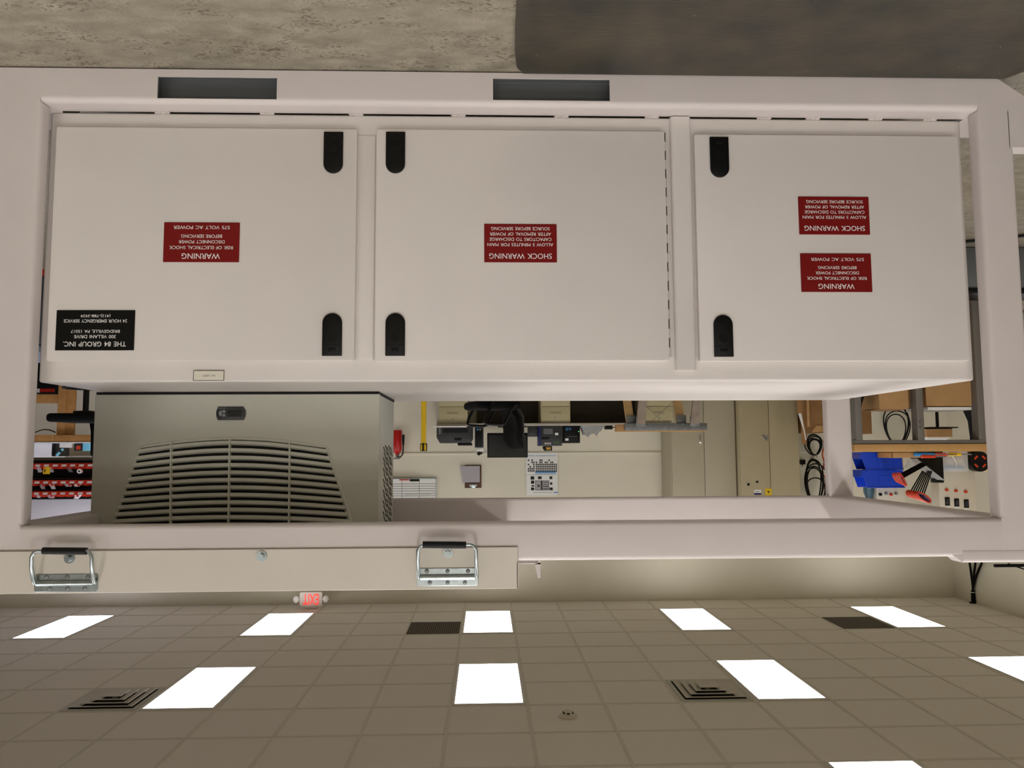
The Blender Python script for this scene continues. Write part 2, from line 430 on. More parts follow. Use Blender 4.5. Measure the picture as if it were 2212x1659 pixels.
# exit sign
Ye = 10.3
x0, x1, z0, z1 = R4(647, 1279, 696, 1310, Ye)
z1 = min(z1, CZ-.02)
t = thing('exit_sign', ((x0+x1)/2, Ye, z0), 'white exit sign with red letters and two lamp heads under the ceiling', 'exit sign')
obj('housing', MB().prism(rrect(x0, x1, z0, z1, .025), 'y', Ye, Ye+.05, .004), 'exitwhite', t)
q = MB(); text_into(q, 'EXIT', (x0+x1)/2, (z0+z1)/2, (x1-x0)*.70, (z1-z0)*.74, Ye-.003, offset=.02)
obj('lettering', q, 'exitred', t, 'glowing red letters EXIT')
obj('canopy', MB().box((x0+x1)/2-.07, (x0+x1)/2+.07, Ye+.005, Ye+.045, z1-.002, CZ-.001, .003), 'exitwhite', t)
for sx in (-1, 1):
    hx = (x0 if sx < 0 else x1)+sx*.045
    q = MB().ball((hx, Ye+.01, (z0+z1)/2), .042, .035, .048); q.box(min(hx, (x0 if sx < 0 else x1))-.0, max(hx, (x0 if sx < 0 else x1)), Ye+.01, Ye+.03, (z0+z1)/2-.012, (z0+z1)/2+.012)
    obj('lamp_head', q, 'white', t)
# cables dropping out of the ceiling in the left corner
c = PZ(2103, 1303, CZ)
t = thing('cable_bundle', (c.x, c.y, CZ-.9), 'three black cables dropping from a ceiling sleeve in the left corner', 'cable')
obj('sleeve', MB().cyl((c.x, c.y, CZ), (c.x, c.y, CZ-.012), .05, .05).cyl((c.x, c.y, CZ-.012), (c.x, c.y, CZ-.16), .028, .024), 'matteblack', t)
obj('cable_tie', MB().cyl((c.x, c.y, CZ-.145), (c.x, c.y, CZ-.135), .027), 'white', t)
for px in (2094, 2107, 2121):
    d_ = ray(px, 1217); tt = (LW+.045)/d_.x; e = Vector((0, 0, CAMZ))+d_*tt; q = MB(); pts = []
    for k in range(15):
        u = k/10; s_ = min(u, 1)**1.4
        pts.append((c.x+(LW+.045-c.x)*s_+(px-2107)/14*.004, c.y+(e.y-c.y)*(s_+(.4*(u-1) if u > 1 else 0)), CZ-.14+(e.z-CZ+.14)*u))
    obj('cable', q.tube(pts, .014, 8), 'matteblack', t)
a, b = P(2148, 1222, 8.2), P(2260, 1226, 8.2)
t = thing('wall_bracket', (LW+.02, 8.2, a.z), 'black rod bracket with a looped wire on the left wall', 'bracket')
obj('rod', MB().cyl((a.x, 8.2, a.z), (LW+.005, 8.2, a.z), .017), 'matteblack', t)
q = MB(); pts = []
for k in range(13):
    u = k/12; xx = P(2178, 1222, 8.2).x+(LW+.02-P(2178, 1222, 8.2).x)*u
    pts.append((xx, 8.2, a.z-.02+.10*math.sin(PI*u)*(1 if u > .06 else .4)))
obj('wire', q.tube(pts, .007, 6), 'matteblack', t)
obj('wall_plate', MB().box(LW, LW+.012, 8.12, 8.28, a.z-.06, a.z+.06, .004), 'matteblack', t)
# ------------------------------------------------ mat on the floor
mx0 = PZ(1113, 60, .012).x
q = MB()
pts = [(mx0, -1.5), (mx0, 1.85), (mx0-.004, 1.97), (mx0-.012, 2.05), (mx0-.03, 2.083), (-1.465, 2.083), (-1.50, 2.03), (-2.9, 2.0), (-2.9, -1.5)]
q.prism([(p[0], p[1]) for p in pts], 'z', 0.0005, .011, .004, 2)
tag(obj('floor_mat', q, 'mat'), 'dark ribbed rubber mat lying on the concrete in front of the frame', 'mat')

# ================================================================= WELDED STEEL FRAME
F0, F1 = 2.09, 2.14                      # front members are 4 x 2 inch tube
XL, XR = -1.386, 1.203                   # clear opening
ZB, ZT0, ZT1 = .098, CAMZ+.187, CAMZ+.289
B0, B1 = 3.14, 3.19
frame = thing('equipment_frame', (-.1, 2.6, 0), 'big off-white welded tube frame standing on the floor around the cabinet', 'frame')
# bottom front rail with two fork pockets
def apply_bool(o, cutters):
    for c_ in cutters:
        md = o.modifiers.new('b', 'BOOLEAN'); md.operation = 'DIFFERENCE'; md.object = c_; md.solver = 'EXACT'
    bpy.context.view_layer.update()
    me = bpy.data.meshes.new_from_object(o.evaluated_get(bpy.context.evaluated_depsgraph_get()))
    o.modifiers.clear(); old = o.data; o.data = me; me.name = old.name; finish(me)
    for c_ in cutters: bpy.data.objects.remove(c_)
def yz_round(y0, y1, z0, z1, r):
    return rrect(y0, y1, z0, z1, r, 6)
rail = obj('bottom_rail', MB().prism(arc(F0+.018, ZB-.018, .018, PI/2, PI, 8)+[(F0, .004), (F0+.0622, .004), (F0+.0622, ZB)], 'x', XL-.004, XR+.004), 'paint', frame)
cut = []
off = frame.location
pockets = []
for (xa, ya, xb, yb) in ((340, 166, 598, 213), (1065, 170, 1317, 217)):
    X0, X1, Z0, Z1 = R4(xa, ya, xb, yb, F0); pockets.append((X0, X1, Z0, Z1))
    c_ = obj('c', MB().box(X0, X1, F0-.02, F0+.008, Z0, Z1, .0), 'paint', frame); cut.append(c_)
    c_ = obj('c', MB().box(X0-.012, X1+.012, F0+.005, F0+.2, .0105, ZB-.008), 'paint', frame); cut.append(c_)
for a_, b_ in ((XR+.004, XR+.40),):
    obj('bottom_rail_end', MB().prism([(F0, .004), (F1, .004), (F1, ZB+.002), (F0, ZB+.002)], 'x', a_, b_), 'paint', frame)
rail.data.materials.clear(); rail.data.materials.append(M['paint'])
apply_bool(rail, cut)
for (X0, X1, Z0, Z1) in pockets:
    q = MB()      # inner walls of the tube, coloured dark for the shade inside
    q.box(X0-.0115, X1+.0115, F0+.0055, F0+.052, .0108, .0125)
    q.box(X0-.0115, X1+.0115, F0+.047, F0+.052, .011, ZB-.0085)
    q.box(X0-.0118, X0-.0100, F0+.006, F0+.05, .011, ZB-.009).box(X1+.0100, X1+.0118, F0+.006, F0+.05, .011, ZB-.009)
    q.box(X0-.0115, X1+.0115, F0+.040, F0+.047, .0125, .0165)
    obj('fork_pocket', q, 'greyplastic', frame, 'fork pocket opening with its inner shade coloured dark grey')
def post(x0, x1, y0, y1, z0, z1, r=.012):
    return MB().prism([(p[0], p[1]) for p in rrect(x0, x1, y0, y1, r, 5)], 'z', z0, z1)
obj('front_post', post(XL-.102, XL, F0, F1, ZB+.002, ZT0-.002), 'paint', frame)
obj('front_post', post(XR, XR+.40, F0, F1, ZB+.002, ZT0-.002), 'paint', frame)
obj('rear_post', post(XL-.102, XL, B0, B1, .0, ZT0+.002), 'paint', frame)
obj('rear_post', post(XR, XR+.102, B0, B1, .0, ZT0+.002), 'paint', frame)
top_r = arc(F1-.012, ZT1-.012, .012, 0, PI/2, 5)+arc(F0+.012, ZT1-.012, .012, PI/2, PI, 5)
for a_, b_ in ((XL-.102, XL-.003), (XR+.003, XR+.40)):
    obj('top_rail_end', MB().prism([(F0, ZT0-.002), (F1, ZT0-.002)]+top_r, 'x', a_, b_), 'paint', frame)
obj('top_front_rail', MB().prism(yz_round(F0, F1, ZT0, ZT1, .012), 'x', XL-.003, XR+.003), 'paint', frame)
obj('top_rear_rail', MB().prism(yz_round(B0, B1, ZT0, ZT1, .012), 'x', XL-.102, XR+.102), 'paint', frame)
for xa in (XL-.102, XR):
    obj('top_side_rail', MB().prism(rrect(xa+.001, xa+.101, ZT0+.001, ZT1-.001, .010, 4), 'y', F1-.012, B0+.012), 'paint', frame)
    obj('bottom_side_stub', MB().box(xa+.001, xa+.101, F1-.006, 2.29, .01, ZB-.001, .004), 'paint', frame)
# the second, narrow bay at the left end
endx = -1.64
q = MB().prism([(XL-.055, .0), (XL-.101, .0), (XL-.101, .10)], 'y', F0, F1) if 0 else MB()
q.prism([(XL-.004, .004), (-1.443, .004), (-1.456, .008), (-1.52, .052), (endx, .15), (endx, .205), (-1.474, .205), (-1.474, ZB+.002), (XL-.004, ZB+.002)], 'y', F0, F1)
obj('end_gusset', q, 'paint', frame)
obj('front_post', post(endx-.10, endx, F0, F1, .0, ZT0+.002), 'paint', frame)
xe = P(2080, 1205, F0).x
q = MB().prism(yz_round(F0-.0015, F1+.01, ZT1-.022, ZT1+.016, .010), 'x', endx-.10, xe)
q.prism([(xe-.001, ZT1+.0155), (P(2058, 1205, F0).x, ZT1-.006), (xe-.001, ZT1-.022)], 'y', F0+.001, F1)
obj('top_end_rail', q, 'paint', frame)
# weld tacks between the rail and the cabinet
for wx in (130, 357, 580, 770, 990, 1213, 1410, 1655, 1762, 1900, 2020):
    p = PZ(wx, 249, ZB); q = MB()
    for k in range(9):
        q.ball((p.x+(k-4)*.0042, 2.1535, ZB-.0005+random.uniform(-.001, .001)), .0046, .0075, .0055, 8)
    obj('weld_bead', q, 'paint', frame)
# small bracket beside the hood on top of the rail
X0, X1, _, _ = R4(1118, 1212, 1168, 1218, F0)
q = MB().box(X0, X1+.03, F1-.03, F1-.0, ZT1-.001, ZT1+.003)
q.box(X0, X1+.03, F0+.012, F0+.03, ZT1+.006, ZT1+.010).box(X0, X0+.006, F0+.012, F0+.05, ZT1-.004, ZT1+.010)
a = P(1155, 1216, F0+.02); b = P(1168, 1248, F0+.02)
q.prism([(X0, ZT1+.006), (P(1155, 1216, F0).x, ZT1+.009), (X0+.006, b.z), (X0, b.z)], 'y', F0+.012, F0+.016)
obj('angle_bracket', q, 'paint', frame)

# ================================================================= ELECTRICAL CABINET
E0 = 2.155; D0 = 2.137
zt = P(1100, 824, E0).z
yb = PZ(1250, 866, zt).y
exl, exr = P(2105, 822, E0).x, P(82, 829, E0).x
ez0 = ZB+.001
enc = thing('electrical_cabinet', ((exl+exr)/2, (E0+yb)/2, ez0), 'wide beige steel electrical cabinet with three doors inside the welded frame', 'cabinet')
obj('body', MB().box(exl, exr, E0, yb, ez0, zt, .007, 3), 'door_paint', enc)
def door(xa, ya, xb, yb_, hx=None):
    X0, X1, Z0, Z1 = R4(xa, ya, xb, yb_, D0)
    return obj('door', MB().prism(rrect(X0, X1, Z0, Z1, .006, 3), 'y', D0, E0+.002, .004, 3), 'door_paint', enc), (X0, X1, Z0, Z1)
d1, r1 = door(110, 276, 768, 780)
d2, r2_ = door(811, 281, 1441, 780)
d3, r3 = door(1506, 292, 2082, 780)
# divider strips between the doors
X0, X1, Z0, Z1 = R4(770, 294, 809, 778, E0)
obj('divider_strip', MB().box(X0, X1, E0-.004, E0+.001, Z0, Z1, .0015), 'door_paint', enc)
X0, X1, Z0, Z1 = R4(1452, 262, 1492, 800, E0)
obj('divider_strip', MB().prism(rrect(X0-.006, X1, E0-.012, E0+.01, .010, 5), 'z', ez0+.002, Z1), 'door_paint', enc)
# piano hinge beside the middle door
xh, z0h, z1h = P(1441, 540, D0+.004).x, r2_[2]+.004, r2_[3]-.01
q = MB(); n = 24
for k in range(n):
    za = z0h+(z1h-z0h)*k/n; zb_ = z0h+(z1h-z0h)*(k+.94)/n
    q.cyl((xh-(.0012 if k % 2 else 0), D0+.006, za), (xh-(.0012 if k % 2 else 0), D0+.006, zb_), .0055, n=10)
obj('piano_hinge', q, 'door_paint', enc)
q = MB()
for k in range(0, n, 2):
    za = z0h+(z1h-z0h)*k/n; q.box(xh-.0015, xh+.0002+.0008, D0-.0002, D0+.0004, za, z0h+(z1h-z0h)*(k+.94)/n)
q.box(xh-.0014, xh-.0009, D0, D0+.0003, z0h, z1h)
obj('hinge_gap', q, 'darkgap', enc)
# latches
def latch(xc, ya, yb_, roundlow, dr):
    a, b = P(xc, ya, D0), P(xc, yb_, D0); z0, z1 = min(a.z, b.z), max(a.z, b.z); x_ = (a.x+b.x)/2; h = .0268
    s_ = 1
    # "round end": photo bottom (high z) or photo top (low z)
    if roundlow: pts = [(x_-h, z1), (x_-h, z0+h)]+arc(x_, z0+h, h, PI, 2*PI, 14)[1:-1]+[(x_+h, z0+h), (x_+h, z1)]
    else: pts = [(x_+h, z0), (x_+h, z1-h)]+arc(x_, z1-h, h, 0, PI, 14)[1:-1]+[(x_-h, z1-h), (x_-h, z0)]
    q = MB().prism(pts, 'y', D0-.006, D0+.001, .0015, 2)
    zf = z1 if roundlow else z0; sg = -1 if roundlow else 1
    q.box(x_-.010, x_+.010, D0-.0075, D0-.006, *sorted((zf+sg*.010, zf+sg*.022)), .0008)
    q.box(x_-h+.002, x_+h-.002, D0-.0068, D0-.006, *sorted((zf+sg*.028, zf+sg*.030)))
    zc = zf+sg*.052
    q.cyl((x_, D0-.0072, zc), (x_, D0-.004, zc), .013, .014, n=24)
    q.box(x_-.0015, x_+.0015, D0-.0078, D0-.007, zc-.008, zc+.008)
    obj('latch', q, 'black', dr)
# in the photo's frame the upper end (small y) is the real lower end
latch(720.5, 286, 375, False, d1); latch(718, 677, 769, True, d1)
latch(854.5, 286, 375, False, d2); latch(854, 677, 769, True, d2)
latch(1553.5, 297, 384, False, d3); latch(1562, 681, 771, True, d3)
# engraved plates
def plate(rect, lines, mt, ink, name, label, off=0.0, y=D0, th=.003, border=False):
    X0, X1, Z0, Z1 = R4(*rect, y)
    pl = obj(name, MB().box(X0, X1, y-th, y+.0005, Z0, Z1, .0008, 1), mt, enc, label)
    q = MB()
    for (s, xa, xb, yc, h) in lines:
        p0, p1 = P(xa, yc, y), P(xb, yc, y)
        pc = P((xa+xb)/2, yc, y)
        text_into(q, s, pc.x, pc.z, abs(p0.x-p1.x), h/F_PX*y, y-th-.0006, offset=off)
    obj('lettering', q, ink, pl)
    return pl, (X0, X1, Z0, Z1)
def ztx(zx, zy, sx=2.765, ox=0, oy=100): return ox+zx/sx, oy+zy/sx
wl = [('WARNING', 393.5, 476, 554, 12.3), ('RISK OF ELECTRICAL SHOCK', 367, 504, 535.5, 7.2), ('DISCONNECT POWER', 387, 486, 523, 7.2), ('BEFORE SERVICING', 392.5, 480.5, 511, 7.2), ('575 VOLT AC POWER', 376, 497.5, 492, 7.6)]
sl = [('SHOCK WARNING', 1057, 1192, 554, 11.8), ('ALLOW 5 MINUTES FOR MAIN', 1053, 1195, 529.3, 7.2), ('CAPACITORS TO DISCHARGE', 1057.5, 1191, 517.7, 7.2), ('AFTER REMOVAL OF POWER', 1058, 1190, 506.3, 7.2), ('SOURCE BEFORE SERVICING', 1061, 1187, 494.7, 7.2)]
def mv(L, dx, dy, k=1, x0=0, y0=0): return [(s, x0+(a-x0)*k+dx, x0+(b-x0)*k+dx, y0+(y-y0)*k+dy, h*k) for s, a, b, y, h in L]
plate((354, 481, 517.5, 566.5), wl, 'red_plate', 'ink', 'warning_plate', 'red electrical shock warning plate on the right-hand door')
plate((1046, 484.5, 1202.5, 567), sl, 'red_plate', 'ink', 'warning_plate', 'red capacitor discharge warning plate on the middle door')
plate((1725, 425.5, 1877, 507), mv(sl, 677.5, -60, .965, 1124, 554), 'red_plate', 'ink', 'warning_plate', 'red capacitor discharge warning plate, lower one on the left-hand door')
plate((1729.5, 548, 1882, 631), mv(wl, 1371, 65.2, .94, 435, 554), 'red_plate', 'ink', 'warning_plate', 'red electrical shock warning plate, upper one on the left-hand door')
plate((121.5, 670.5, 291, 757), [('THE 84 GROUP INC.', 137.5, 273.5, 743.6, 10.5), ('300 VILLANI DRIVE', 161.5, 251.5, 727.6, 7.2), ('BRIDGEVILLE, PA 15017', 154.5, 260, 715.6, 7.6), ('24 HOUR EMERGENCY SERVICE', 139.3, 276, 693.8, 7), ('(412)-788-3939', 176, 240, 682, 7.6)],
      'plate_black', 'ink', 'name_plate', 'black plate with white company lettering', off=.004)
pl, rr = plate((418.5, 800.5, 485, 822.5), [('AC UNIT', 438.5, 466, 811.8, 4.2)], 'plate_white', 'blackink', 'unit_plate', 'small white AC UNIT plate above the right-hand door', y=E0, off=-.01)
X0, X1, Z0, Z1 = rr; q = MB(); e = .0012
for b_ in ((X0, X1, Z0, Z0+e), (X0, X1, Z1-e, Z1), (X0, X0+e, Z0, Z1), (X1-e, X1, Z0, Z1)): q.box(b_[0], b_[1], E0-.0036, E0-.0028, b_[2], b_[3])
obj('border_line', q, 'blackink', pl)

# ================================================================= AIR CONDITIONER
A0 = PZ(512, 846, zt).y; A1 = PZ(858, 864, zt).y
axl, axr = P(820, 852, A0).x, P(205, 852, A0).x
az0, az1 = zt+.008, CAMZ+.30
ac = thing('air_conditioner', ((axl+axr)/2, (A0+A1)/2, zt+.0005), 'grey enclosure air conditioner with curved louvred front on top of the cabinet', 'air conditioner')
obj('gasket', MB().box(axl+.003, axr-.003, A0+.003, A1, zt+.0005, az0+.001), 'gasket', ac)
obj('front_cover', MB().box(axl, axr, A0, A0+.022, az0, az1, .004, 2), 'ac_paint', ac)
# side housing with slots
q = MB().box(axl+.004, axr-.004, A0+.021, A1, az0, az1-.002, .004)
obj('side_housing', q, 'ac_side', ac)
q = MB()
ya, yb2 = A0+.30*(A1-A0), A0+.90*(A1-A0)
za, zb2 = P(840, 961, (A0+A1)/2).z, az1-.02
rows = 17; cols = 5
for i in range(rows):
    for j in range(cols):
        cz = za+(zb2-za)*(i+.5)/rows+(.0 if j % 2 else .006); cyy = ya+(yb2-ya)*(j+.5+(i % 2)*.45)/(cols+.4)
        hz, hy = (zb2-za)/rows*.46, .018
        q.prism([(cyy-hy-.006, cz-hz), (cyy-hy+.008, cz-hz), (cyy+hy+.006, cz+hz), (cyy+hy-.008, cz+hz)], 'x', axl+.0030, axl+.0045)
obj('side_vent_slots', q, 'gasket', ac)
# louvred grille: frame opening traced on the front face
G0 = A0
def gp(x, y): p = P(x, y, G0); return (p.x, p.z)
arc_top = lambda u: 966-19*math.sin(PI*u)       # photo y of the arched edge
def edge(u, s):     # s = 0 at the arched end, 1 at the far end
    # left photo edge 300->241, right photo edge 706->763
    xl_ = 303-60*s; xr_ = 706+56*s
    x = xl_+(xr_-xl_)*u
    ar = 966+ (1132-966)*s - (19*(1-s*.55))*math.sin(PI*u) + 3*s
    return x, ar
# dark recess behind the louvres
q = MB(); pts = [gp(*edge(u/16, 0)) for u in range(17)]+[gp(762, 1166), gp(238, 1166)]
q.prism(pts, 'y', A0-.0012, A0+.004)
obj('grille_recess', q, 'gasket', ac)
# raised rim
q = MB()
rim = [gp(*edge(u/20, 0)) for u in range(21)]
path = [gp(232, 1160)]+[gp(*edge(0, s/6)) for s in range(6, 0, -1)]+rim+[gp(*edge(1, s/6)) for s in range(1, 7)]+[gp(772, 1160)]
q.tube([(p[0], A0-.001, min(p[1], az1-.01)) for p in path], .0055, 8)
obj('grille_rim', q, 'ac_paint', ac)
q = MB()
NL = 12
for k in range(NL):
    s0 = (k+.30)/11.2
    nu = 20; yoff = .0
    prof = ((-.001, 0), (-.013, .0005), (-.013, .0098), (-.005, .0148), (-.001, .0148))    # y, z of a slat
    rings = []
    for u in range(nu+1):
        x, y_ = edge(u/nu, s0); px, pz = gp(x, y_)
        if pz > az1-.016: pz = az1-.016
        rings.append([q.bm.verts.new(Vector((px, A0+a_, pz+b_))) for a_, b_ in prof])
    fs = []
    for A_, B_ in zip(rings, rings[1:]):
        for j in range(len(prof)): fs.append(q.bm.faces.new((A_[j], A_[(j+1) % 5], B_[(j+1) % 5], B_[j])))
    fs.append(q.bm.faces.new(rings[0])); fs.append(q.bm.faces.new(rings[-1][::-1]))
bmesh.ops.recalc_face_normals(q.bm, faces=q.bm.faces)
obj('louver_slats', q, 'ac_paint', ac)
for xa, xb, y0_ in ((373, 372, 955), (499, 496, 949), (628, 626, 955)):
    a, b = gp(xa, y0_), gp(xb, 1134)
    q = MB().prism([(a[0]-.0022, a[1]), (a[0]+.0022, a[1]), (b[0]+.0022, min(b[1]+.04, az1-.01)), (b[0]-.0022, min(b[1]+.04, az1-.01))], 'y', A0-.016, A0)
    obj('grille_rib', q, 'ac_paint', ac)
# display
X0, X1, Z0, Z1 = R4(467.5, 878.5, 531.5, 907.5, A0)
dsp = obj('control_display', MB().prism([(X0+.008, Z0), (X1-.006, Z0), (X1-.001, Z0+.012), (X1, (Z0+Z1)/2), (X1-.001, Z1-.012), (X1-.006, Z1), (X0+.006, Z1), (X0+.001, Z1-.012), (X0, (Z0+Z1)/2), (X0+.001, Z0+.012)], 'y', A0-.004, A0+.001, .001), 'darkgrey', ac, 'small black control display')
def gq(zx, zy): return gp(455+zx/24.58, 865+zy/24.58)
a, b = gq(930, 530), gq(1660, 860)
obj('screen', MB().box(min(a[0], b[0]), max(a[0], b[0]), A0-.0048, A0-.0038, min(a[1], b[1]), max(a[1], b[1])), 'screen', dsp)
q = MB(); a, b = gq(655, 520), gq(805, 660); q.box(min(a[0], b[0]), max(a[0], b[0]), A0-.005, A0-.0038, min(a[1], b[1]), max(a[1], b[1]))
a, b = gq(655, 715), gq(805, 860); q.box(min(a[0], b[0]), max(a[0], b[0]), A0-.005, A0-.0038, min(a[1], b[1]), max(a[1], b[1]))
cc = gq(615, 690); rr_ = abs(gq(615, 540)[1]-gq(615, 850)[1])/2
q.prism(arc(cc[0], cc[1], rr_, -PI/2, PI/2, 10), 'y', A0-.005, A0-.0038)
obj('keys', q, 'keygrey', dsp)
q = MB(); cc = gq(630, 420); text_into(q, 'RITTAL', cc[0], cc[1], 370/24.58/F_PX*A0, 80/24.58/F_PX*A0, A0-.0052, italic=.25, offset=.01)
obj('lettering', q, 'keygrey', dsp)

# ================================================================= REMOVABLE HOOD
H0 = 2.083
hx0 = P(1119, 1220, H0).x; hx1 = XR+.39
hz0, hz1 = P(600, 1186, H0).z, P(600, 1277, H0).z
hood = thing('hood_cover', ((hx0+hx1)/2, 2.6, hz0), 'long beige sheet metal hood bolted over the right part of the frame top', 'cover')
q = MB().box(hx0, hx1, H0, H0+.004, hz0, hz1, .0012, 1)
q.prism([(H0, hz1-.006), (H0+.001, hz1-.002), (H0+.006, hz1), (3.215, hz1), (3.215, hz1-.003), (H0+.006, hz1-.003), (H0+.003, hz1-.006)], 'x', hx0, hx1)
q.box(hx0, hx1, 3.212, 3.216, hz0, hz1)
q.box(hx0, hx0+.003, H0, 3.216, ZT1+.001, hz1-.001).box(hx1-.003, hx1, H0, 3.216, hz0, hz1-.001)
obj('sheet_panel', q, 'hood_paint', hood)
def bolt(px, py):
    p = P(px, py, H0-.002); q = MB()
    q.cyl((p.x, H0-.004, p.z), (p.x, H0, p.z), .0135, n=28).cyl((p.x, H0-.0115, p.z), (p.x, H0-.004, p.z), .0082, n=6)
    q.cyl((p.x, H0-.013, p.z), (p.x, H0-.0115, p.z), .0062, n=20)
    obj('hex_bolt', q, 'zinc', hood, 'zinc plated hex bolt')
bolt(150, 1206); bolt(565, 1201.5); bolt(967.5, 1195)
def handle(cx, ytop, lab):   # photo x centre, photo y of the grip
    p = P(cx, ytop, H0); x_ = p.x; k = H0/F_PX
    zz = lambda dy: P(cx, ytop+dy, H0).z
    hw = 61*k
    root = None
    # bail
    y = H0-.030
    zg = zz(0); zp = zz(72)
    pts = [(x_-hw, H0-.010, zp), (x_-hw, H0-.018, zp-.012), (x_-hw, y+.002, zg+.04), (x_-hw, y, zg+.014), (x_-hw+.006, y, zg+.004), (x_-hw+.014, y, zg),
           (x_+hw-.014, y, zg), (x_+hw-.006, y, zg+.004), (x_+hw, y, zg+.014), (x_+hw, y+.002, zg+.04), (x_+hw, H0-.018, zp-.012), (x_+hw, H0-.010, zp)]
    b_ = obj('lift_handle', MB().tube(pts, .0046, 10), 'zinc', hood, lab)
    # in the photo the bare wire of the grip bar is on the right hand (photo) side
    xa, xb = P(cx-54, ytop, y).x, P(cx+40, ytop, y).x
    obj('rubber_grip', MB().cyl((xa, y, zg-.001), (xb, y, zg+.001), .0088, .0092, n=16), 'rubber', b_)
    q = MB()
    q.prism(rrect(x_-hw-.006, x_+hw+.006, zz(92), zz(92)+0, .0) if 0 else rrect(x_-hw-.005, x_+hw+.005, zz(53), zz(91), .005, 3), 'y', H0-.003, H0-.0003, .0008, 1)
    q.cyl((x_-hw+.004, H0-.008, zp), (x_+hw-.004, H0-.008, zp), .0068, n=12)
    q.box(x_-hw+.006, x_+hw-.006, H0-.006, H0-.002, zz(66), zz(78), .0015)
    obj('mounting_plate', q, 'zinc', b_)
    for dx in (-45, 0, 44):
        for dy in (59, 84):
            pp = P(cx+dx*(1 if dy < 60 else .85), ytop+dy, H0)
            q = MB().lathe([(0, 0), (.0058, 0), (.005, .0022), (.002, .0035), (0, .0036)], (0, 0, 0), 14, mtx=Matrix.Translation((pp.x, H0-.003, pp.z)) @ Matrix.Rotation(PI/2, 4, 'X'))
            obj('screw', q, 'steel', b_)
handle(147, 1187, 'zinc lift handle with black grip near the right end of the hood')
handle(967, 1174, 'zinc lift handle with black grip near the left end of the hood')

# ================================================================= BACKGROUND ALONG THE FAR WALL
def bx(name, rect, Y0, Y1, mt, label=None, cat=None, group=None, parent=None, bev=.003, z0=None, z1=None):
    X0, X1, Z0, Z1 = R4(*rect, Y0)
    if z0 is not None: Z0 = z0
    if z1 is not None: Z1 = z1
    o = obj(name, MB().box(X0, X1, Y0, Y1, Z0, Z1, bev), mt, parent, label if parent is not None else None)
    if parent is None: tag(o, label, cat, group)
    return o
# ---- desk along the back wall
DY = 9.82
dzt = P(1300, 918.5, DY).z; dzb = P(1300, 913.5, DY).z
dxl, dxr = P(1453, 916, DY).x, P(943, 916, DY).x
t = thing('desk', ((dxl+dxr)/2, 10.2, 0), 'long grey desk counter along the far wall above the file drawers', 'desk')
obj('desktop', MB().box(dxl, dxr, DY, BW-.005, dzb, dzt, .004), 'desk', t)
obj('dark_backing', MB().box(dxl+.02, dxr-.5, BW-.06, BW-.04, .0, dzb), 'panel', t)  # dark sheet standing in for the shade on the wall below the desktop
obj('side_panel', MB().box(dxr-.03, dxr, DY+.05, BW-.02, 0, dzb), 'desk', t)
obj('side_panel', MB().box(dxl, dxl+.03, DY+.05, BW-.02, 0, dzb), 'desk', t)
def pedestal(xa, xb, label):
    X0, X1 = sorted((P(xa, 890, DY+.04).x, P(xb, 890, DY+.04).x)); Yf = DY+.04; zt_ = dzb-.004
    t = thing('file_cabinet', ((X0+X1)/2, Yf+.3, 0), label, 'file cabinet', 'file pedestals under the desk')
    obj('carcass', MB().box(X0, X1, Yf+.012, Yf+.6, .0, zt_, .003), 'file', t)
    n = 4; zt2 = zt_-.02; h = (zt2-.04)/2.4
    tops = [zt2, zt2-.19, zt2-.19-.17]; bots = [zt2-.185, zt2-.19-.165, .03]
    for k in range(3):
        d = obj('drawer', MB().box(X0+.012, X1-.012, Yf, Yf+.013, bots[k], tops[k]-.003, .003), 'file', t)
        zc = tops[k]-(.11 if k == 0 else .085)
        zc = tops[k]-.10
        obj('handle', MB().box(X0+.115, X1-.115, Yf-.008, Yf, zc-.014, zc+.012, .003), 'cab', d)
        if k == 0: obj('lock', MB().cyl(((X0+X1)/2, Yf-.005, tops[k]-.035), ((X0+X1)/2, Yf, tops[k]-.035), .011), 'chrome', d)
pedestal(946, 1010, 'putty file pedestal under the right end of the desk, behind the chair')
pedestal(1168.5, 1232, 'putty file pedestal under the middle of the desk')
pedestal(1392, 1454, 'putty file pedestal behind the sawhorse at the left end of the desk')
# ---- tall cabinets
def tall_cab(xa, xb, Yf, mt, label, split, sidepx=None):
    X0, X1 = sorted((P(xa, 960, Yf).x, P(xb, 960, Yf).x))
    t = thing('storage_cabinet', ((X0+X1)/2, Yf+.27, 0), label, 'cabinet')
    obj('carcass', MB().box(X0, X1, Yf+.02, BW-.012, 0, 1.98, .004), mt, t)
    xs = P(split, 960, Yf).x
    for (a, b) in ((X0+.012, xs-.003), (xs+.003, X1-.012)):
        d = obj('door', MB().box(a, b, Yf, Yf+.021, .05, 1.955, .004), mt, t)
    return t, X0, X1, xs, Yf
t, X0, X1, xs, Yf = tall_cab(1449, 1590, 10.06, 'cab_grey', 'tall putty two-door steel cabinet beside the desk, chrome handle', 1521)
p = P(1513, 950, Yf); q = MB().box(p.x-.016, p.x+.012, Yf-.006, Yf, p.z-.055, p.z+.05, .003)
q.tube([(p.x, Yf-.006, p.z+.03), (p.x, Yf-.03, p.z+.02), (p.x+.004, Yf-.032, p.z-.03), (p.x+.004, Yf-.03, p.z-.05)], .008, 8)
obj('door_handle', q, 'chrome', t)
t, X0, X1, xs, Yf = tall_cab(1596, 1727, 9.98, 'cab', 'tall tan two-door steel cabinet with stickers on its door, left of the first', 1662)
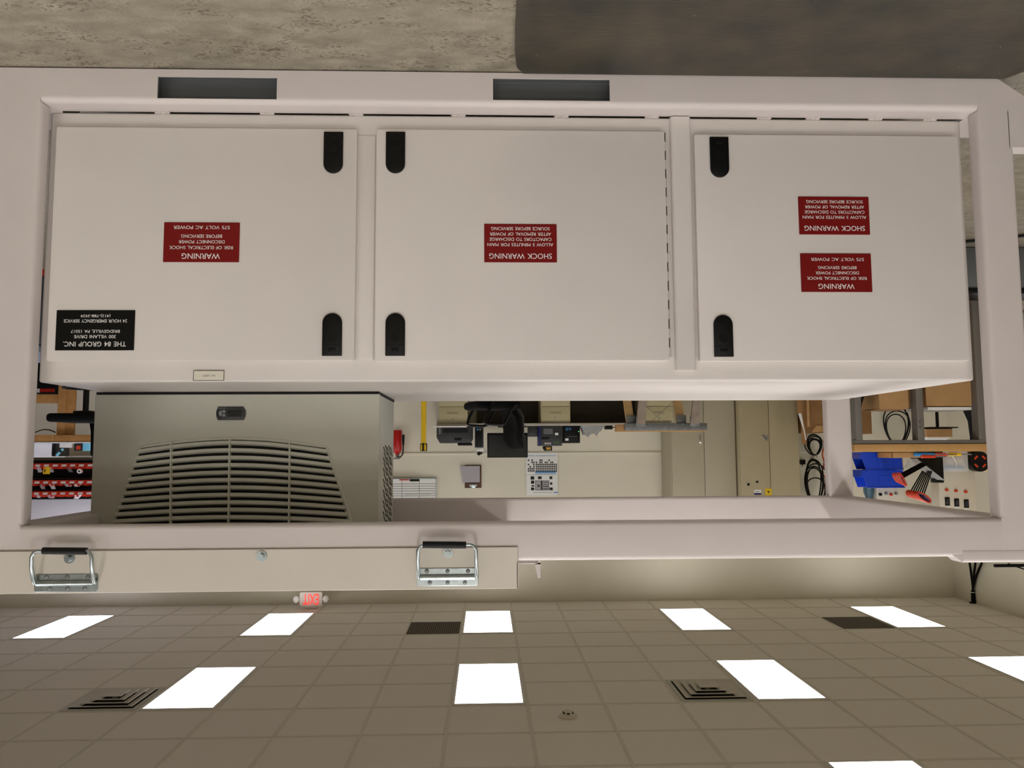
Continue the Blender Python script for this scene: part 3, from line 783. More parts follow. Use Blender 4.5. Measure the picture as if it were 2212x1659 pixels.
for (xa, ya, xb, yb_) in ((1614, 1044, 1619, 1049), (1633, 1039, 1638, 1043)):
    X0, X1, Z0, Z1 = R4(xa, ya, xb, yb_, Yf); obj('magnet', MB().box(X0, X1, Yf-.006, Yf-.0005, Z0, Z1, .001), 'black', t)
X0, X1, Z0, Z1 = R4(1629, 1058, 1644, 1069, Yf); o = obj('sticker', MB().box(X0, X1, Yf-.002, Yf-.0005, Z0, Z1), 'paper', t)
obj('sticker_band', MB().box(X0, X1, Yf-.0026, Yf-.002, Z1-.024, Z1), 'navy', o)
q = MB()
for k in range(5): q.box(X0+.02+k*.011, X0+.028+k*.011, Yf-.0026, Yf-.002, Z0+.02, Z0+.028)
q.box(X0+.02, X0+.07, Yf-.0024, Yf-.002, Z0+.0235, Z0+.0245)
obj('sticker_print', q, 'blackink', o)
X0, X1, Z0, Z1 = R4(1653, 1055, 1667, 1070, Yf); o = obj('sticker', MB().box(X0, X1, Yf-.002, Yf-.0005, Z0, Z1), 'yellow', t, 'yellow triangle warning sticker')
xc = (X0+X1)/2; zc = (Z0+Z1)/2
obj('sticker_print', MB().prism([(xc-.018, zc-.010), (xc+.018, zc-.010), (xc, zc+.018)], 'y', Yf-.0026, Yf-.002), 'blackink', o)
q = MB(); p = P(1653, 948, Yf)
q.prism([(p.x-.03, p.z-.02), (p.x+.045, p.z-.05), (p.x+.015, p.z-.01), (p.x-.02, p.z+.03)], 'y', Yf-.012, Yf)
obj('handle_plate', q, 'steel', t)
# ---- sawhorse in front of the cabinets
SY = 8.55
t = thing('sawhorse', (P(1440, 900, SY).x, SY, 0), 'steel capped sawhorse with four wooden legs in front of the tan cabinets', 'sawhorse')
X0, X1, Z0, Z1 = R4(1350, 914, 1528, 929.5, SY)
obj('steel_beam', MB().box(X0, X1, SY, SY+.05, Z0, Z1, .004), 'steel', t)
Xw0, Xw1, Zw0, Zw1 = R4(1331, 917, 1351, 932.5, SY+.05)
obj('wood_beam', MB().box(X0+.01, Xw1, SY+.051, SY+.14, Zw0, Z1+.012, .003), 'card', t)
def leg(xa, xb, mt, y_t, y_b, dx, clampfront):
    a, b = P(xa, 905, y_t).x, P(xb, 905, y_t).x; xc = (a+b)/2; hw = abs(a-b)/2
    q = MB(); zt_ = Z0+(.03 if clampfront else .01)
    q.box(-hw, hw, -.022, .022, 0, 1)
    for v in q.bm.verts:
        u = v.co.z; v.co = Vector((xc+v.co.x+dx*(1-u), v.co.y+y_t+(y_b-y_t)*(1-u), u*zt_))
    l = obj('leg', q, mt, t)
    q = MB().box(xc-hw-.006, xc+hw+.006, y_t-.028-(.0 if not clampfront else 0), y_t-.021, zt_-.10, zt_+(.01 if clampfront else 0), .002)
    obj('steel_bracket', q, 'steel', l)
leg(1353, 1370, 'wood', SY+.075, SY+.40, .03, False)
leg(1374, 1392, 'greywood', SY-.03, SY-.33, -.03, True)
leg(1462, 1480, 'wood', SY+.075, SY+.40, .03, False)
leg(1490, 1508, 'greywood', SY-.03, SY-.33, -.03, True)
a1, a2 = P(1393, 874, SY), P(1431, 912, SY); b1, b2 = P(1455, 867, SY), P(1405, 913, SY)
obj('cross_wire', MB().cyl(a1, a2, .0045, n=8), 'silverrod', t); obj('cross_wire', MB().cyl((b1.x, SY+.02, b1.z), (b2.x, SY+.02, b2.z), .0025, n=8), 'steel', t)
# ---- things on the desk
def desk_box(name, xa, xb, ytop, Y0, dep, mt, label, cat, bev=.006, parent=None):
    X0, X1 = sorted((P(xa, 940, Y0).x, P(xb, 940, Y0).x)); z1 = P((xa+xb)/2, ytop, Y0).z
    o = obj(name, MB().box(X0, X1, Y0, Y0+dep, dzt+.001, z1, bev), mt, parent)
    if parent is None: tag(o, label, cat)
    return o, X0, X1, z1
PY = 9.95
X0, X1 = sorted((P(943, 940, PY).x, P(1021, 940, PY).x)); z1 = P(980, 957, PY).z
t = thing('printer', ((X0+X1)/2, PY+.2, dzt), 'large black office printer at the right end of the desk', 'printer')
q = MB().prism([(X0+.03, z1), (X0, z1-.05), (X0, dzt+.001), (X1, dzt+.001), (X1, z1-.07), (X1-.04, z1)], 'y', PY, PY+.38, .008)
obj('body', q, 'darkgrey', t)
obj('paper_slot', MB().box(X0+.06, X1-.08, PY-.003, PY+.001, dzt+.03, dzt+.085, .001), 'gasket', t)
obj('control_panel', MB().box(X0+.14, X0+.23, PY-.006, PY+.001, z1-.065, z1-.03, .002), 'black', t)
obj('scanner_lid', MB().box(X0+.01, X0+.19, PY+.02, PY+.3, z1-.001, z1+.032, .008), 'black', t)
X2, X3, Z2, Z3 = R4(935, 919.5, 1008, 923.5, DY-.02)
obj('paper_tray', MB().box(X2, X3, DY-.06, PY+.005, dzt+.002, dzt+.016, .002), 'white', t)
q = MB()
for k, (px, py) in enumerate(((950, 926), (950, 931), (950, 936))): p = P(px, py, PY); q.box(p.x-.014, p.x+.014, PY-.003, PY+.001, p.z-.006, p.z+.006, .001)
q.box(P(950, 931, PY).x-.003, P(950, 931, PY).x+.003, PY-.0025, PY, P(950, 936, PY).z, P(950, 926, PY).z)
obj('buttons', q, 'keygrey', t)
X0, X1, Z0, Z1 = R4(1026, 924, 1044, 967, 9.95)
t = thing('computer', ((X0+X1)/2, 10.1, dzt), 'small upright computer with black front between printer and monitor', 'computer')
obj('case', MB().box(X0-.004, X1+.004, 9.96, 10.25, dzt+.001, Z1, .006), 'greyplastic', t)
obj('front_panel', MB().box(X0+.006, X1-.004, 9.95, 9.965, dzt+.01, Z1-.006, .004), 'black', t)
obj('badge', MB().cyl(((X0+X1)/2-.012, 9.948, dzt+.045), ((X0+X1)/2-.012, 9.951, dzt+.045), .015, n=20), 'greyplastic', t)
obj('sticker', MB().box((X0+X1)/2+.012, (X0+X1)/2+.03, 9.9475, 9.951, dzt+.03, dzt+.055), 'bluepaint', t)
zc_ = Z1
p = P(1037, 975, 10.02)
t = thing('tape_dispenser', (p.x, 10.05, zc_+.001), 'white tape dispenser standing on top of the small computer', 'tape dispenser')
obj('base', MB().box(p.x-.045, p.x+.045, 10.02, 10.07, zc_+.001, zc_+.045, .008), 'white', t)
for dx in (-.05, .04):
    q = MB().tube([(p.x+dx+.025*math.cos(2*PI*k/16), 10.045, zc_+.045+.03*math.sin(2*PI*k/16)) for k in range(16)], .007, 6, True)
    obj('tape_roll', q, 'clear', t)
obj('toy_wheel', MB().cyl((p.x+.015, 10.02, zc_+.075), (p.x+.015, 10.05, zc_+.075), .024, n=18).box(p.x-.03, p.x+.02, 10.025, 10.045, zc_+.06, zc_+.085, .005), 'black', t)
# monitor
X0, X1, Z0, Z1 = R4(1052.5, 935, 1140, 988.5, 10.05)
t = thing('monitor', ((X0+X1)/2, 10.1, dzt), 'black flat monitor standing on the desk behind the chair', 'monitor')
obj('bezel', MB().box(X0, X1, 10.05, 10.09, Z0, Z1, .006), 'black', t)
obj('screen', MB().box(X0+.015, X1-.015, 10.047, 10.052, Z0+.03, Z1-.012), 'screen', t)
obj('stand', MB().box((X0+X1)/2-.03, (X0+X1)/2+.03, 10.09, 10.12, dzt+.01, Z0+.1, .004).box((X0+X1)/2-.12, (X0+X1)/2+.12, 10.0, 10.22, dzt+.001, dzt+.014, .004), 'black', t)
X0, X1 = sorted((P(1105, 920, 9.93).x, P(1139, 920, 9.93).x))
t = thing('keyboard', ((X0+X1)/2, 9.93, dzt), 'dark keyboard with silver edge under the monitor', 'keyboard')
obj('tray', MB().box(X0, X1, 9.88, 10.0, dzt+.001, dzt+.018, .003), 'darkgrey', t)
obj('silver_edge', MB().box(X0, X1, 9.876, 9.884, dzt+.018, dzt+.026, .002), 'keygrey', t)
# label printers
o, X0, X1, z1 = desk_box('label_printer', 1141, 1161, 943, 10.02, .2, 'darkgrey', 'small charcoal label printer right beside the blue-sided one', 'printer')
Yp = 9.98
X0, X1 = sorted((P(1163, 940, Yp).x, P(1214, 940, Yp).x)); z1 = P(1180, 963, Yp).z
t = thing('label_printer', ((X0+X1)/2, Yp+.12, dzt), 'black and navy label printer with a green display, centre of the desk', 'printer')
obj('body', MB().box(X0, X1-.03, Yp, Yp+.24, dzt+.001, z1, .006), 'darkgrey', t)
obj('side_cover', MB().box(X1-.031, X1, Yp-.004, Yp+.25, dzt+.001, z1+.002, .006), 'navy', t)
a = R4(1174, 926, 1194, 938, Yp); obj('window', MB().box(a[0], a[1], Yp-.003, Yp+.001, a[2], a[3]), 'greyplastic', t)
a = R4(1197, 959, 1209, 963, Yp)
a = R4(1196, 953, 1208, 957, Yp); obj('display', MB().box(a[0], a[1], Yp-.003, Yp+.001, a[2], a[3]), mat('green_lcd', (60, 96, 50), .3), t)
a = R4(1199, 935, 1206, 940, Yp); obj('sticker', MB().box(a[0], a[1], Yp-.0025, Yp+.001, a[2], a[3]), 'paper', t)
a = R4(1176, 956, 1190, 960, Yp); q = MB(); text_into(q, 'K2500', (a[0]+a[1])/2, (a[2]+a[3])/2, a[1]-a[0], a[3]-a[2], Yp-.003, offset=.02)
obj('lettering', q, 'ink', t)
a = R4(1170, 944, 1186, 949, Yp); obj('label_slot', MB().box(a[0], a[1], Yp-.003, Yp+.001, a[2], a[3]), 'gasket', t)
zprn = z1
p = P(1183, 968, 10.05)
t = thing('tape_cartridge', (p.x, 10.1, zprn+.003), 'black and gold label cartridge standing on the navy printer', 'cartridge')
obj('shell', MB().prism([(p.x-.058, zprn+.003), (p.x+.058, zprn+.003), (p.x+.062, zprn+.03), (p.x+.04, zprn+.062), (p.x-.058, zprn+.062)], 'y', 10.05, 10.12, .004), 'black', t)
obj('gold_label', MB().prism([(p.x-.045, zprn+.018), (p.x+.028, zprn+.018), (p.x+.012, zprn+.05), (p.x-.035, zprn+.05)], 'y', 10.047, 10.052), 'gold', t)
Yp = 9.99
X0, X1 = sorted((P(1217, 940, Yp).x, P(1253, 940, Yp).x)); z1 = P(1235, 957, Yp).z
t = thing('label_printer', ((X0+X1)/2, Yp+.12, dzt), 'plain black label printer with a small green light, left of the navy one', 'printer')
obj('body', MB().box(X0, X1, Yp, Yp+.26, dzt+.001, z1, .008), 'black', t)
obj('output_slot', MB().box(X0+.035, X1-.05, Yp-.004, Yp+.001, P(1235, 943.5, Yp).z, P(1235, 942, Yp).z+.004), 'greyplastic', t)
a = R4(1221, 947, 1228, 952, Yp); obj('sticker', MB().box(a[0], a[1], Yp-.0025, Yp+.001, a[2], a[3]), 'paper', t)
a = R4(1222, 924, 1234, 930, Yp); q = MB(); text_into(q, '68', (a[0]+a[1])/2, (a[2]+a[3])/2, a[1]-a[0], a[3]-a[2], Yp-.003); obj('lettering', q, 'bluepaint', t)
a = P(1250, 932, Yp); obj('indicator', MB().cyl((a.x, Yp-.003, a.z), (a.x, Yp, a.z), .006), mat('green_led', (120, 255, 170), .5, emit=(120, 255, 170), estr=.8), t)
# crumpled cloth
X0, X1 = sorted((P(1254, 930, 9.95).x, P(1309, 930, 9.95).x))
def clo(u, v):
    x = X0+(X1-X0)*u; e = min(u/.35, (1-u)/.12, 1); e = max(e, 0)
    h = .145*e*math.sin(PI*min(1, max(0, v*1.0)))**.6
    h *= .72+.28*math.sin(u*17+v*5)*math.cos(v*9+u*3)
    return (x, 9.9+.28*v, dzt+.002+max(h, 0))
o = obj('cloth', MB().grid(clo, 26, 12), 'cloth'); tag(o, 'crumpled grey cloth heap on the desk left of the printers', 'cloth')
t = thing('power_strip', (P(1314, 925, 9.95).x, 9.95, dzt), 'black power strip with a cord near the sawhorse end', 'power strip')
a = sorted((P(1306, 925, 9.95).x, P(1323, 925, 9.95).x))
obj('housing', MB().box(a[0], a[1], 9.93, 9.98, dzt+.001, dzt+.05, .006), 'black', t)
obj('cord', MB().tube([(a[0]+.002, 9.955, dzt+.03), (a[0]-.04, 9.95, dzt+.02), (a[0]-.12, 9.94, dzt+.012), (a[0]-.25, 9.95, dzt+.01)], .006, 6), 'rubber', t)
# ---- things on the wall
WY = BW-.012
X0, X1, Z0, Z1 = R4(800, 1035, 943, 1096, WY)
t = thing('whiteboard', ((X0+X1)/2, WY, Z0), 'ruled white schedule board on the wall behind the air conditioner', 'whiteboard')
obj('board', MB().box(X0+.012, X1-.012, WY-.012, BW-.001, Z0, Z1), 'paper', t)
q = MB().box(X1-.013, X1, WY-.02, BW-.001, Z0-.01, Z1+.01).box(X0, X0+.013, WY-.02, BW-.001, Z0-.01, Z1+.01).box(X0, X1, WY-.02, BW-.001, Z0-.012, Z0).box(X0, X1, WY-.02, BW-.001, Z1, Z1+.012)
obj('frame', q, 'zinc', t)
q = MB(); nl = 11
for k in range(nl):
    zz = P(900, 1045+k*5.2, WY).z; q.box(X0+.013, X1-.013, WY-.0135, WY-.012, zz-.0022, zz+.0022)
for px in (868.5, 906): xx = P(px, 1060, WY).x; q.box(xx-.002, xx+.002, WY-.0135, WY-.012, Z0, Z1)
obj('ruled_lines', q, 'blackink', t)
q = MB()
for (xa, xb) in ((876, 903), (909, 932)):
    a, b = P(xb, 1068, WY).x, P(xa, 1068, WY).x; n = 14; zz = P(900, 1068, WY).z
    q.tube([(a+(b-a)*k/n, WY-.013, zz+.007*math.sin(k*2.3)) for k in range(n+1)], .0016, 4)
obj('scribble', q, 'blackink', t)
obj('tray', MB().box(P(906, 1038, WY).x, P(800, 1038, WY).x, WY-.06, WY-.012, Z0-.008, Z0-.002), 'zinc', t)
zz = Z0-.001
a, b = P(906, 1038, WY).x, P(886, 1038, WY).x
tag(obj('board_eraser', MB().box(a, b, WY-.055, WY-.022, zz, zz+.03, .004), 'black'), 'black felt eraser lying in the whiteboard tray', 'eraser')
tag(obj('marker', MB().cyl((b+.01, WY-.04, zz+.009), (b+.14, WY-.04, zz+.009), .008, n=10), 'deepred'), 'red marker lying in the whiteboard tray', 'marker')
# clipboard
X0, X1, Z0, Z1 = R4(1004, 1005, 1040, 1054, WY)
t = thing('clipboard', ((X0+X1)/2, WY-.02, Z0), 'brown clipboard with grey sheets hanging on the far wall', 'clipboard')
obj('board', MB().box(X0, X1, WY-.012, WY-.006, Z0, Z1, .002), 'brown', t)
q = MB().grid(lambda u, v: (X0+.012+(X1+.06-X0-.012)*u*(1-.12*v)+.01*(1-u), WY-.016-.012*(1-v)*abs(u-.4), Z0+.01+(Z1-Z0-.085)*v), 8, 8)
obj('sheets', q, 'greypaper', t)
q = MB().prism([(X0+.05, Z1-.05), (X1-.05, Z1-.05), (X1-.07, Z1-.02), ((X0+X1)/2+.02, Z1+.0), ((X0+X1)/2-.02, Z1), (X0+.07, Z1-.02)], 'y', WY-.024, WY-.012, .002)
obj('clip', q, 'zinc', t)
# poster pair
def poster(rect, label):
    X0, X1, Z0, Z1 = R4(*rect, WY)
    t = thing('poster', ((X0+X1)/2, WY, Z0), label, 'poster', 'printed sheets pinned to the far wall')
    obj('sheet', MB().box(X0, X1, WY-.002, WY+.0005, Z0, Z1), 'paper', t)
    return t
t = poster((1136, 978, 1205, 1025), 'printed sheet with rows of tiny pictures above a blue band, lower of two')
random.seed(3)
pics = MB(); 
for r_ in range(8):
    for c_ in range(16):
        px = 1140+c_*3.9+(1.6 if c_ > 3 else 0); py = 1020-r_*4.6
        if r_ == 0: continue
        if r_ > 4 and random.random() < .28*(r_-3): continue
        if r_ > 2 and c_ < 4 and random.random() < .4: continue
        a = R4(px, py, px+3.1, py+3.6, WY); pics.box(a[0], a[1], WY-.0028, WY-.002, a[2], a[3])
pics.box(R4(1140, 980, 1202, 981, WY)[0], R4(1140, 980, 1202, 981, WY)[1], WY-.0023, WY-.002, P(1170, 1020, WY).z, P(1170, 985, WY).z) if 0 else None
tag(obj('picture_rows', pics, 'pic', t), None, kind='stuff')
for (xa, xb, ya, yb_) in ((1156, 1201, 1017.5, 1021.5), (1156, 1201, 1023, 1024), (1140, 1155, 984, 985), (1157, 1201, 984, 985)):
    a = R4(xa, ya, xb, yb_, WY); obj('blue_band', MB().box(a[0], a[1], WY-.0026, WY-.002, a[2], a[3]), 'bluepaint', t)
t = poster((1137, 1025.6, 1205, 1070), 'printed sheet with a cabinet drawing and small photos, upper of two')
a = R4(1156, 1038, 1186, 1059, WY); d_ = obj('cabinet_picture', MB().box(a[0], a[1], WY-.0025, WY-.002, a[2], a[3]), 'greypaper', t)
q = MB()
for (xa, xb, ya, yb_) in ((1156, 1157, 1038, 1059), (1185, 1186, 1038, 1059), (1156, 1186, 1038, 1039), (1156, 1186, 1058, 1059), (1168, 1172, 1038, 1059), (1161, 1166, 1047, 1052),
                     (1173, 1185, 1041, 1042.5), (1173, 1185, 1046, 1047.5), (1173, 1185, 1050, 1052), (1173, 1185, 1055, 1057)):
    a = R4(xa, ya, xb, yb_, WY); q.box(a[0], a[1], WY-.0032, WY-.0025, a[2], a[3])
obj('cabinet_lines', q, 'pic', d_)
for (xa, xb, ya, yb_) in ((1146, 1154, 1029, 1036), (1162, 1170, 1029, 1035), (1187, 1193, 1029, 1035), (1147, 1154, 1038, 1045), (1188, 1193, 1042, 1047), (1147, 1154, 1053, 1059), (1187, 1194, 1053, 1059), (1148, 1154, 1048, 1051)):
    a = R4(xa, ya, xb, yb_, WY); obj('small_picture', MB().box(a[0], a[1], WY-.0026, WY-.002, a[2], a[3]), 'blackink', t)
a = R4(1196, 1063, 1205, 1065, WY); obj('blue_band', MB().box(a[0], a[1], WY-.0026, WY-.002, a[2], a[3]), 'bluepaint', t)
a = R4(1152, 1063.6, 1194, 1064.3, WY); obj('caption_line', MB().box(a[0], a[1], WY-.0026, WY-.002, a[2], a[3]), 'greyplastic', t)
# fire extinguisher
c = P(858, 965, 10.45); z0_, z1_ = P(858, 929, 10.45).z, P(858, 978, 10.45).z
t = thing('fire_extinguisher', (c.x, 10.5, z0_), 'red fire extinguisher hung on the far wall beside the air conditioner', 'fire extinguisher')
obj('cylinder', MB().lathe([(0, 0), (.06, 0), (.066, .01), (.066, z1_-z0_-.04), (.05, z1_-z0_-.01), (.02, z1_-z0_+.01), (.018, z1_-z0_+.04), (0, z1_-z0_+.04)], (c.x+.01, 10.52, z0_)), 'extred', t)
obj('valve', MB().box(c.x-.02, c.x+.03, 10.5, 10.54, z1_+.03, z1_+.07, .004).box(c.x-.03, c.x+.08, 10.51, 10.53, z1_+.07, z1_+.085, .003), 'steel', t)
obj('hose', MB().tube([(c.x+.0, 10.5, z1_+.05), (c.x-.04, 10.48, z1_+.06), (c.x-.072, 10.47, z1_+.02), (c.x-.078, 10.47, z1_-.06), (c.x-.078, 10.47, z0_+.12)], .009, 8), 'rubber', t)
obj('nozzle', MB().cyl((c.x-.078, 10.47, z0_+.20), (c.x-.078, 10.47, z0_+.06), .013, .018), 'rubber', t)
obj('wall_hook', MB().box(c.x-.015, c.x+.03, 10.58, 10.622, z1_-.02, z1_+.03), 'steel', t)
# yellow stanchion
c = P(915, 940, 9.55); zt_ = P(915, 974, 9.55).z
t = thing('stanchion_post', (c.x, 9.55, 0), 'yellow belt barrier post with black striped head right of the printer', 'barrier post')
obj('post', MB().cyl((c.x, 9.55, .03), (c.x, 9.55, zt_-.08), .031, n=24), 'yellow', t)
obj('base', MB().lathe([(0, 0), (.17, 0), (.17, .015), (.05, .04), (0, .04)], (c.x, 9.55, 0), 32), 'black', t)
hd = obj('head', MB().cyl((c.x, 9.55, zt_-.095), (c.x, 9.55, zt_), .035, n=24), 'yellow', t)
q = MB()
for k in range(4):
    a = k*PI/2+PI/2+.02; q.box(-.009, .009, .030, .041, zt_-.09, zt_-.004, .002, mtx=Matrix.Translation((c.x, 9.55, 0)) @ Matrix.Rotation(a, 4, 'Z'))
q.cyl((c.x, 9.55, zt_-.006), (c.x, 9.55, zt_+.002), .036, n=24).cyl((c.x, 9.55, zt_-.088), (c.x, 9.55, zt_-.080), .0355, n=24)
obj('belt_clips', q, 'black', hd)
# ---- office chair
def chair(name, label, drafting=False, group=None):
    t = thing(name, (0, 0, 0), label, 'chair', group)
    sz = .56 if not drafting else .70
    # local: chair faces +X
    q = MB().grid(lambda u, v: (0, 0, 0), 1, 1) if 0 else MB()
    q.box(-.24, .26, -.24, .24, sz-.04, sz+.045, .035, 4)
    obj('seat', q, 'fabric', t)
    q = MB()
    pr = [(-.20, sz+.06, .17), (-.255, sz+.14, .21), (-.275, sz+.26, .225), (-.265, sz+.36, .215), (-.285, sz+.44, .17), (-.29, sz+.465, .12)]
    rows_ = []
    for (x_, z_, hw) in pr:
        ring = []
        for k in range(20):
            a = 2*PI*k/20; s_, c_ = math.sin(a), math.cos(a)
            yy = hw*math.copysign(abs(s_)**.5, s_); xx = x_+.045*math.copysign(abs(c_)**.6, c_)+.05*(abs(yy)/.22)**2
            ring.append(q.bm.verts.new(Vector((xx, yy, z_))))
        rows_.append(ring)
    for A, B in zip(rows_, rows_[1:]):
        for k in range(20): q.bm.faces.new((A[k], A[(k+1) % 20], B[(k+1) % 20], B[k]))
    q.bm.faces.new(rows_[0][::-1]); q.bm.faces.new(rows_[-1])
    obj('backrest', q, 'fabric', t)
    obj('back_shell', MB().tube([(-.12, 0, sz-.03), (-.27, 0, sz), (-.335, 0, sz+.12), (-.335, 0, sz+.33)], .028, 8), 'darkgrey', t)
    if not drafting:
        for s_ in (-1, 1):
            y_ = .27*s_
            obj('armrest', MB().tube([(-.16, y_, sz), (-.10, y_, sz+.06), (-.03, y_, sz+.20), (.02, y_, sz+.215), (.16, y_, sz+.21), (.20, y_, sz+.19), (.18, y_, sz+.12), (.12, y_, sz+.02), (.08, y_*.9, sz-.02)], .017, 8), 'black', t)
    obj('gas_column', MB().cyl((0, 0, .10), (0, 0, sz-.03), .028, n=14).box(-.09, .09, -.07, .07, sz-.07, sz-.035, .01), 'black', t)
    q = MB()
    for k in range(5):
        a = 2*PI*k/5+.3; q.tube([(0, 0, .125), (.3*math.cos(a), .3*math.sin(a), .085)], .02, 8)
    q.cyl((0, 0, .08), (0, 0, .15), .045)
    obj('star_base', q, 'black', t)
    for k in range(5):
        a = 2*PI*k/5+.3; cx_, cy2 = .3*math.cos(a), .3*math.sin(a)
        obj('caster', MB().cyl((cx_-.012, cy2-.012, .03), (cx_+.012, cy2+.012, .03), .03, n=16).cyl((cx_, cy2, .03), (cx_, cy2, .09), .008), 'black', t)
    if drafting:
        obj('foot_ring', MB().tube([(.21*math.cos(2*PI*k/28), .21*math.sin(2*PI*k/28), .40) for k in range(28)], .011, 8, True).tube([(-.21, 0, .40), (.21, 0, .40)], .01, 6), 'black', t)
    return t
ch = chair('office_chair', 'black office chair with loop armrests in front of the desk')
ch.location = (P(1065, 920, 8.45).x, 8.45, 0); ch.rotation_euler = (0, 0, -.35)
st = chair('drafting_chair', 'tall black drafting chair with a foot ring under the wooden bench on the right', True)
st.location = (P(190, 900, 8.0).x, 7.95, 0); st.rotation_euler = (0, 0, .1)
c2 = dup(st, (P(2050, 900, 5.7).x, 5.7, 0), .25, 'tall black drafting chair behind the grey workbench on the left')

# ================================================================= LEFT WORKBENCH SEEN THROUGH THE FRAME
BY0, BY1 = 4.15, 4.50
bz1, bz0 = P(1990, 975.5, BY0).z, P(1990, 959, BY0).z
bxr, bxl = P(1846, 967, BY0).x, P(2420, 967, BY0).x
t = thing('workbench', ((bxl+bxr)/2, 4.5, 0), 'grey steel workbench with a thick maple top left of the frame', 'workbench')
obj('worktop', MB().prism([(bxl, BY0), (bxr, BY0), (bxr, BY1), (bxr-.12, BY1+.12), (bxl, BY1+.12)], 'z', bz0, bz1, .003), 'benchwood', t)
q = MB().box(bxl+.01, bxr-.005, BY0+.01, BY0+.05, bz0-.022, bz0-.0005, .003).box(bxl+.01, bxr-.005, BY1-.05, BY1-.01, bz0-.022, bz0-.0005, .003)
obj('top_rail', q, 'greysteel', t)
for px0, px1 in ((1848, 1862), (1981, 1996), (2113, 2129), (2380, 2395)):
    a, b = sorted((P(px0, 900, BY0+.01).x, P(px1, 900, BY0+.01).x))
    obj('leg', MB().box(a, b, BY0+.01, BY0+.07, 0, bz0-.021, .003), 'greysteel', t)
    a, b = sorted((P(px0-4, 900, BY1-.05).x, P(px1-4, 900, BY1-.05).x))
    obj('leg', MB().box(a, b, BY1-.05, BY1-.01, 0, bz0-.021, .003), 'greysteel', t)
p = P(1989, 923, BY0+.01)
for dz in (0, -.028): obj('bolt', MB().cyl((p.x, BY0+.004, p.z+dz), (p.x, BY0+.011, p.z+dz), .008, n=12), 'greysteel', t)
obj('lower_shelf', MB().box(bxl+.03, bxr-.03, BY0+.05, BY1-.05, .28, .30, .003), 'greysteel', t)
def card_box(rect, Y0, dep, z0, label, mt='card', name='cardboard_box', flap=True, cat='box', group=None):
    X0, X1, _, Z1 = R4(*rect, Y0)
    t = thing(name, ((X0+X1)/2, Y0+dep/2, z0), label, cat, group)
    q = MB(); w_ = .006
    q.box(X0, X1, Y0, Y0+w_, z0, Z1).box(X0, X1, Y0+dep-w_, Y0+dep, z0, Z1).box(X0, X0+w_, Y0+w_, Y0+dep-w_, z0, Z1).box(X1-w_, X1, Y0+w_, Y0+dep-w_, z0, Z1).box(X0, X1, Y0, Y0+dep, z0, z0+w_)
    obj('carton', q, mt, t)
    if flap:
        q = MB().prism([(Y0-.0, Z1), (Y0+dep*.48, Z1+.004), (Y0+dep*.48, Z1+.008), (Y0, Z1+.005)], 'x', X0+.002, X1-.002)
        q.prism([(Y0+dep, Z1), (Y0+dep*.5, Z1+.005), (Y0+dep*.5, Z1+.009), (Y0+dep, Z1+.005)], 'x', X0+.002, X1-.002)
        obj('flap', q, mt, t)
    return t, X0, X1, Z1
card_box((1899, 845, 1962, 882), 4.21, .24, .301, 'small cardboard box on the lower shelf below the loose cable loops')
t, X0, X1, Z1 = card_box((2000, 838, 2108, 875), 4.21, .20, .301, 'wide cardboard box on the lower shelf under the grey workbench')
q = MB()
tag(obj('paper_stack', q.box(X0+.01, X1-.01, 4.215, 4.44, Z1+.010, Z1+.026, .002), 'paper'), 'thin white stack of paper on the wide cardboard box', 'paper')
X0, X1, _, Z1 = R4(1863, 850, 1882, 937, 5.1)
card_box((1863, 850, 1882, 937), 5.1, .4, 0, 'tall narrow brown carton standing on the floor behind the grey workbench', 'card_dark', flap=False)
p = P(1878, 862, 4.2)
q = MB()
def bag(u, v):
    a = 2*PI*u; zz = v; r_ = .038*math.sin(PI*min(.97, .08+zz*.92))**.55*(1+.14*math.sin(5*a+zz*6)+.08*math.sin(11*a-zz*9))
    return (p.x+.005+r_*math.cos(a)*1.0, 4.32+r_*math.sin(a)*2.2, .302+(p.z+.045-.302)*zz)
tag(obj('trash_bag', q.grid(bag, 40, 18), 'black'), 'crumpled black plastic bag on the lower shelf beside the end leg', 'bag')
# stand with a document box behind
Ys = 6.9
zt2 = P(2030, 925, Ys).z; pc = P(2042, 925, Ys)
t = thing('rolling_stand', (pc.x, Ys+.1, 0), 'thin black post stand holding a carton behind the grey workbench', 'stand')
obj('tray', MB().box(pc.x-.12, pc.x+.14, Ys, Ys+.26, zt2-.012, zt2-.001, .003), 'black', t)
obj('post', MB().cyl((pc.x, Ys+.12, .05), (pc.x, Ys+.12, zt2-.012), .014, n=12), 'black', t)
obj('base', MB().box(pc.x-.18, pc.x+.18, Ys-.05, Ys+.3, .0, .05, .012), 'black', t)
X0, X1, _, Z1 = R4(2003, 925, 2058, 944, Ys)
t = thing('document_box', ((X0+X1)/2, Ys+.1, zt2), 'open brown carton full of white papers on the black post stand', 'box')
obj('carton', MB().box(X0, X1, Ys+.005, Ys+.012, zt2, Z1).box(X0, X1, Ys+.232, Ys+.24, zt2, Z1).box(X0, X0+.007, Ys+.01, Ys+.235, zt2, Z1).box(X1-.007, X1, Ys+.01, Ys+.235, zt2, Z1).box(X0, X1, Ys+.005, Ys+.24, zt2, zt2+.006), 'card', t)
q = MB()
for k in range(6): q.box(X0+.012, X1-.012, Ys+.03+.03*k, Ys+.052+.03*k, zt2+.008, Z1+.018+.006*(k % 3), .002)
obj('papers', q, 'paper', t)
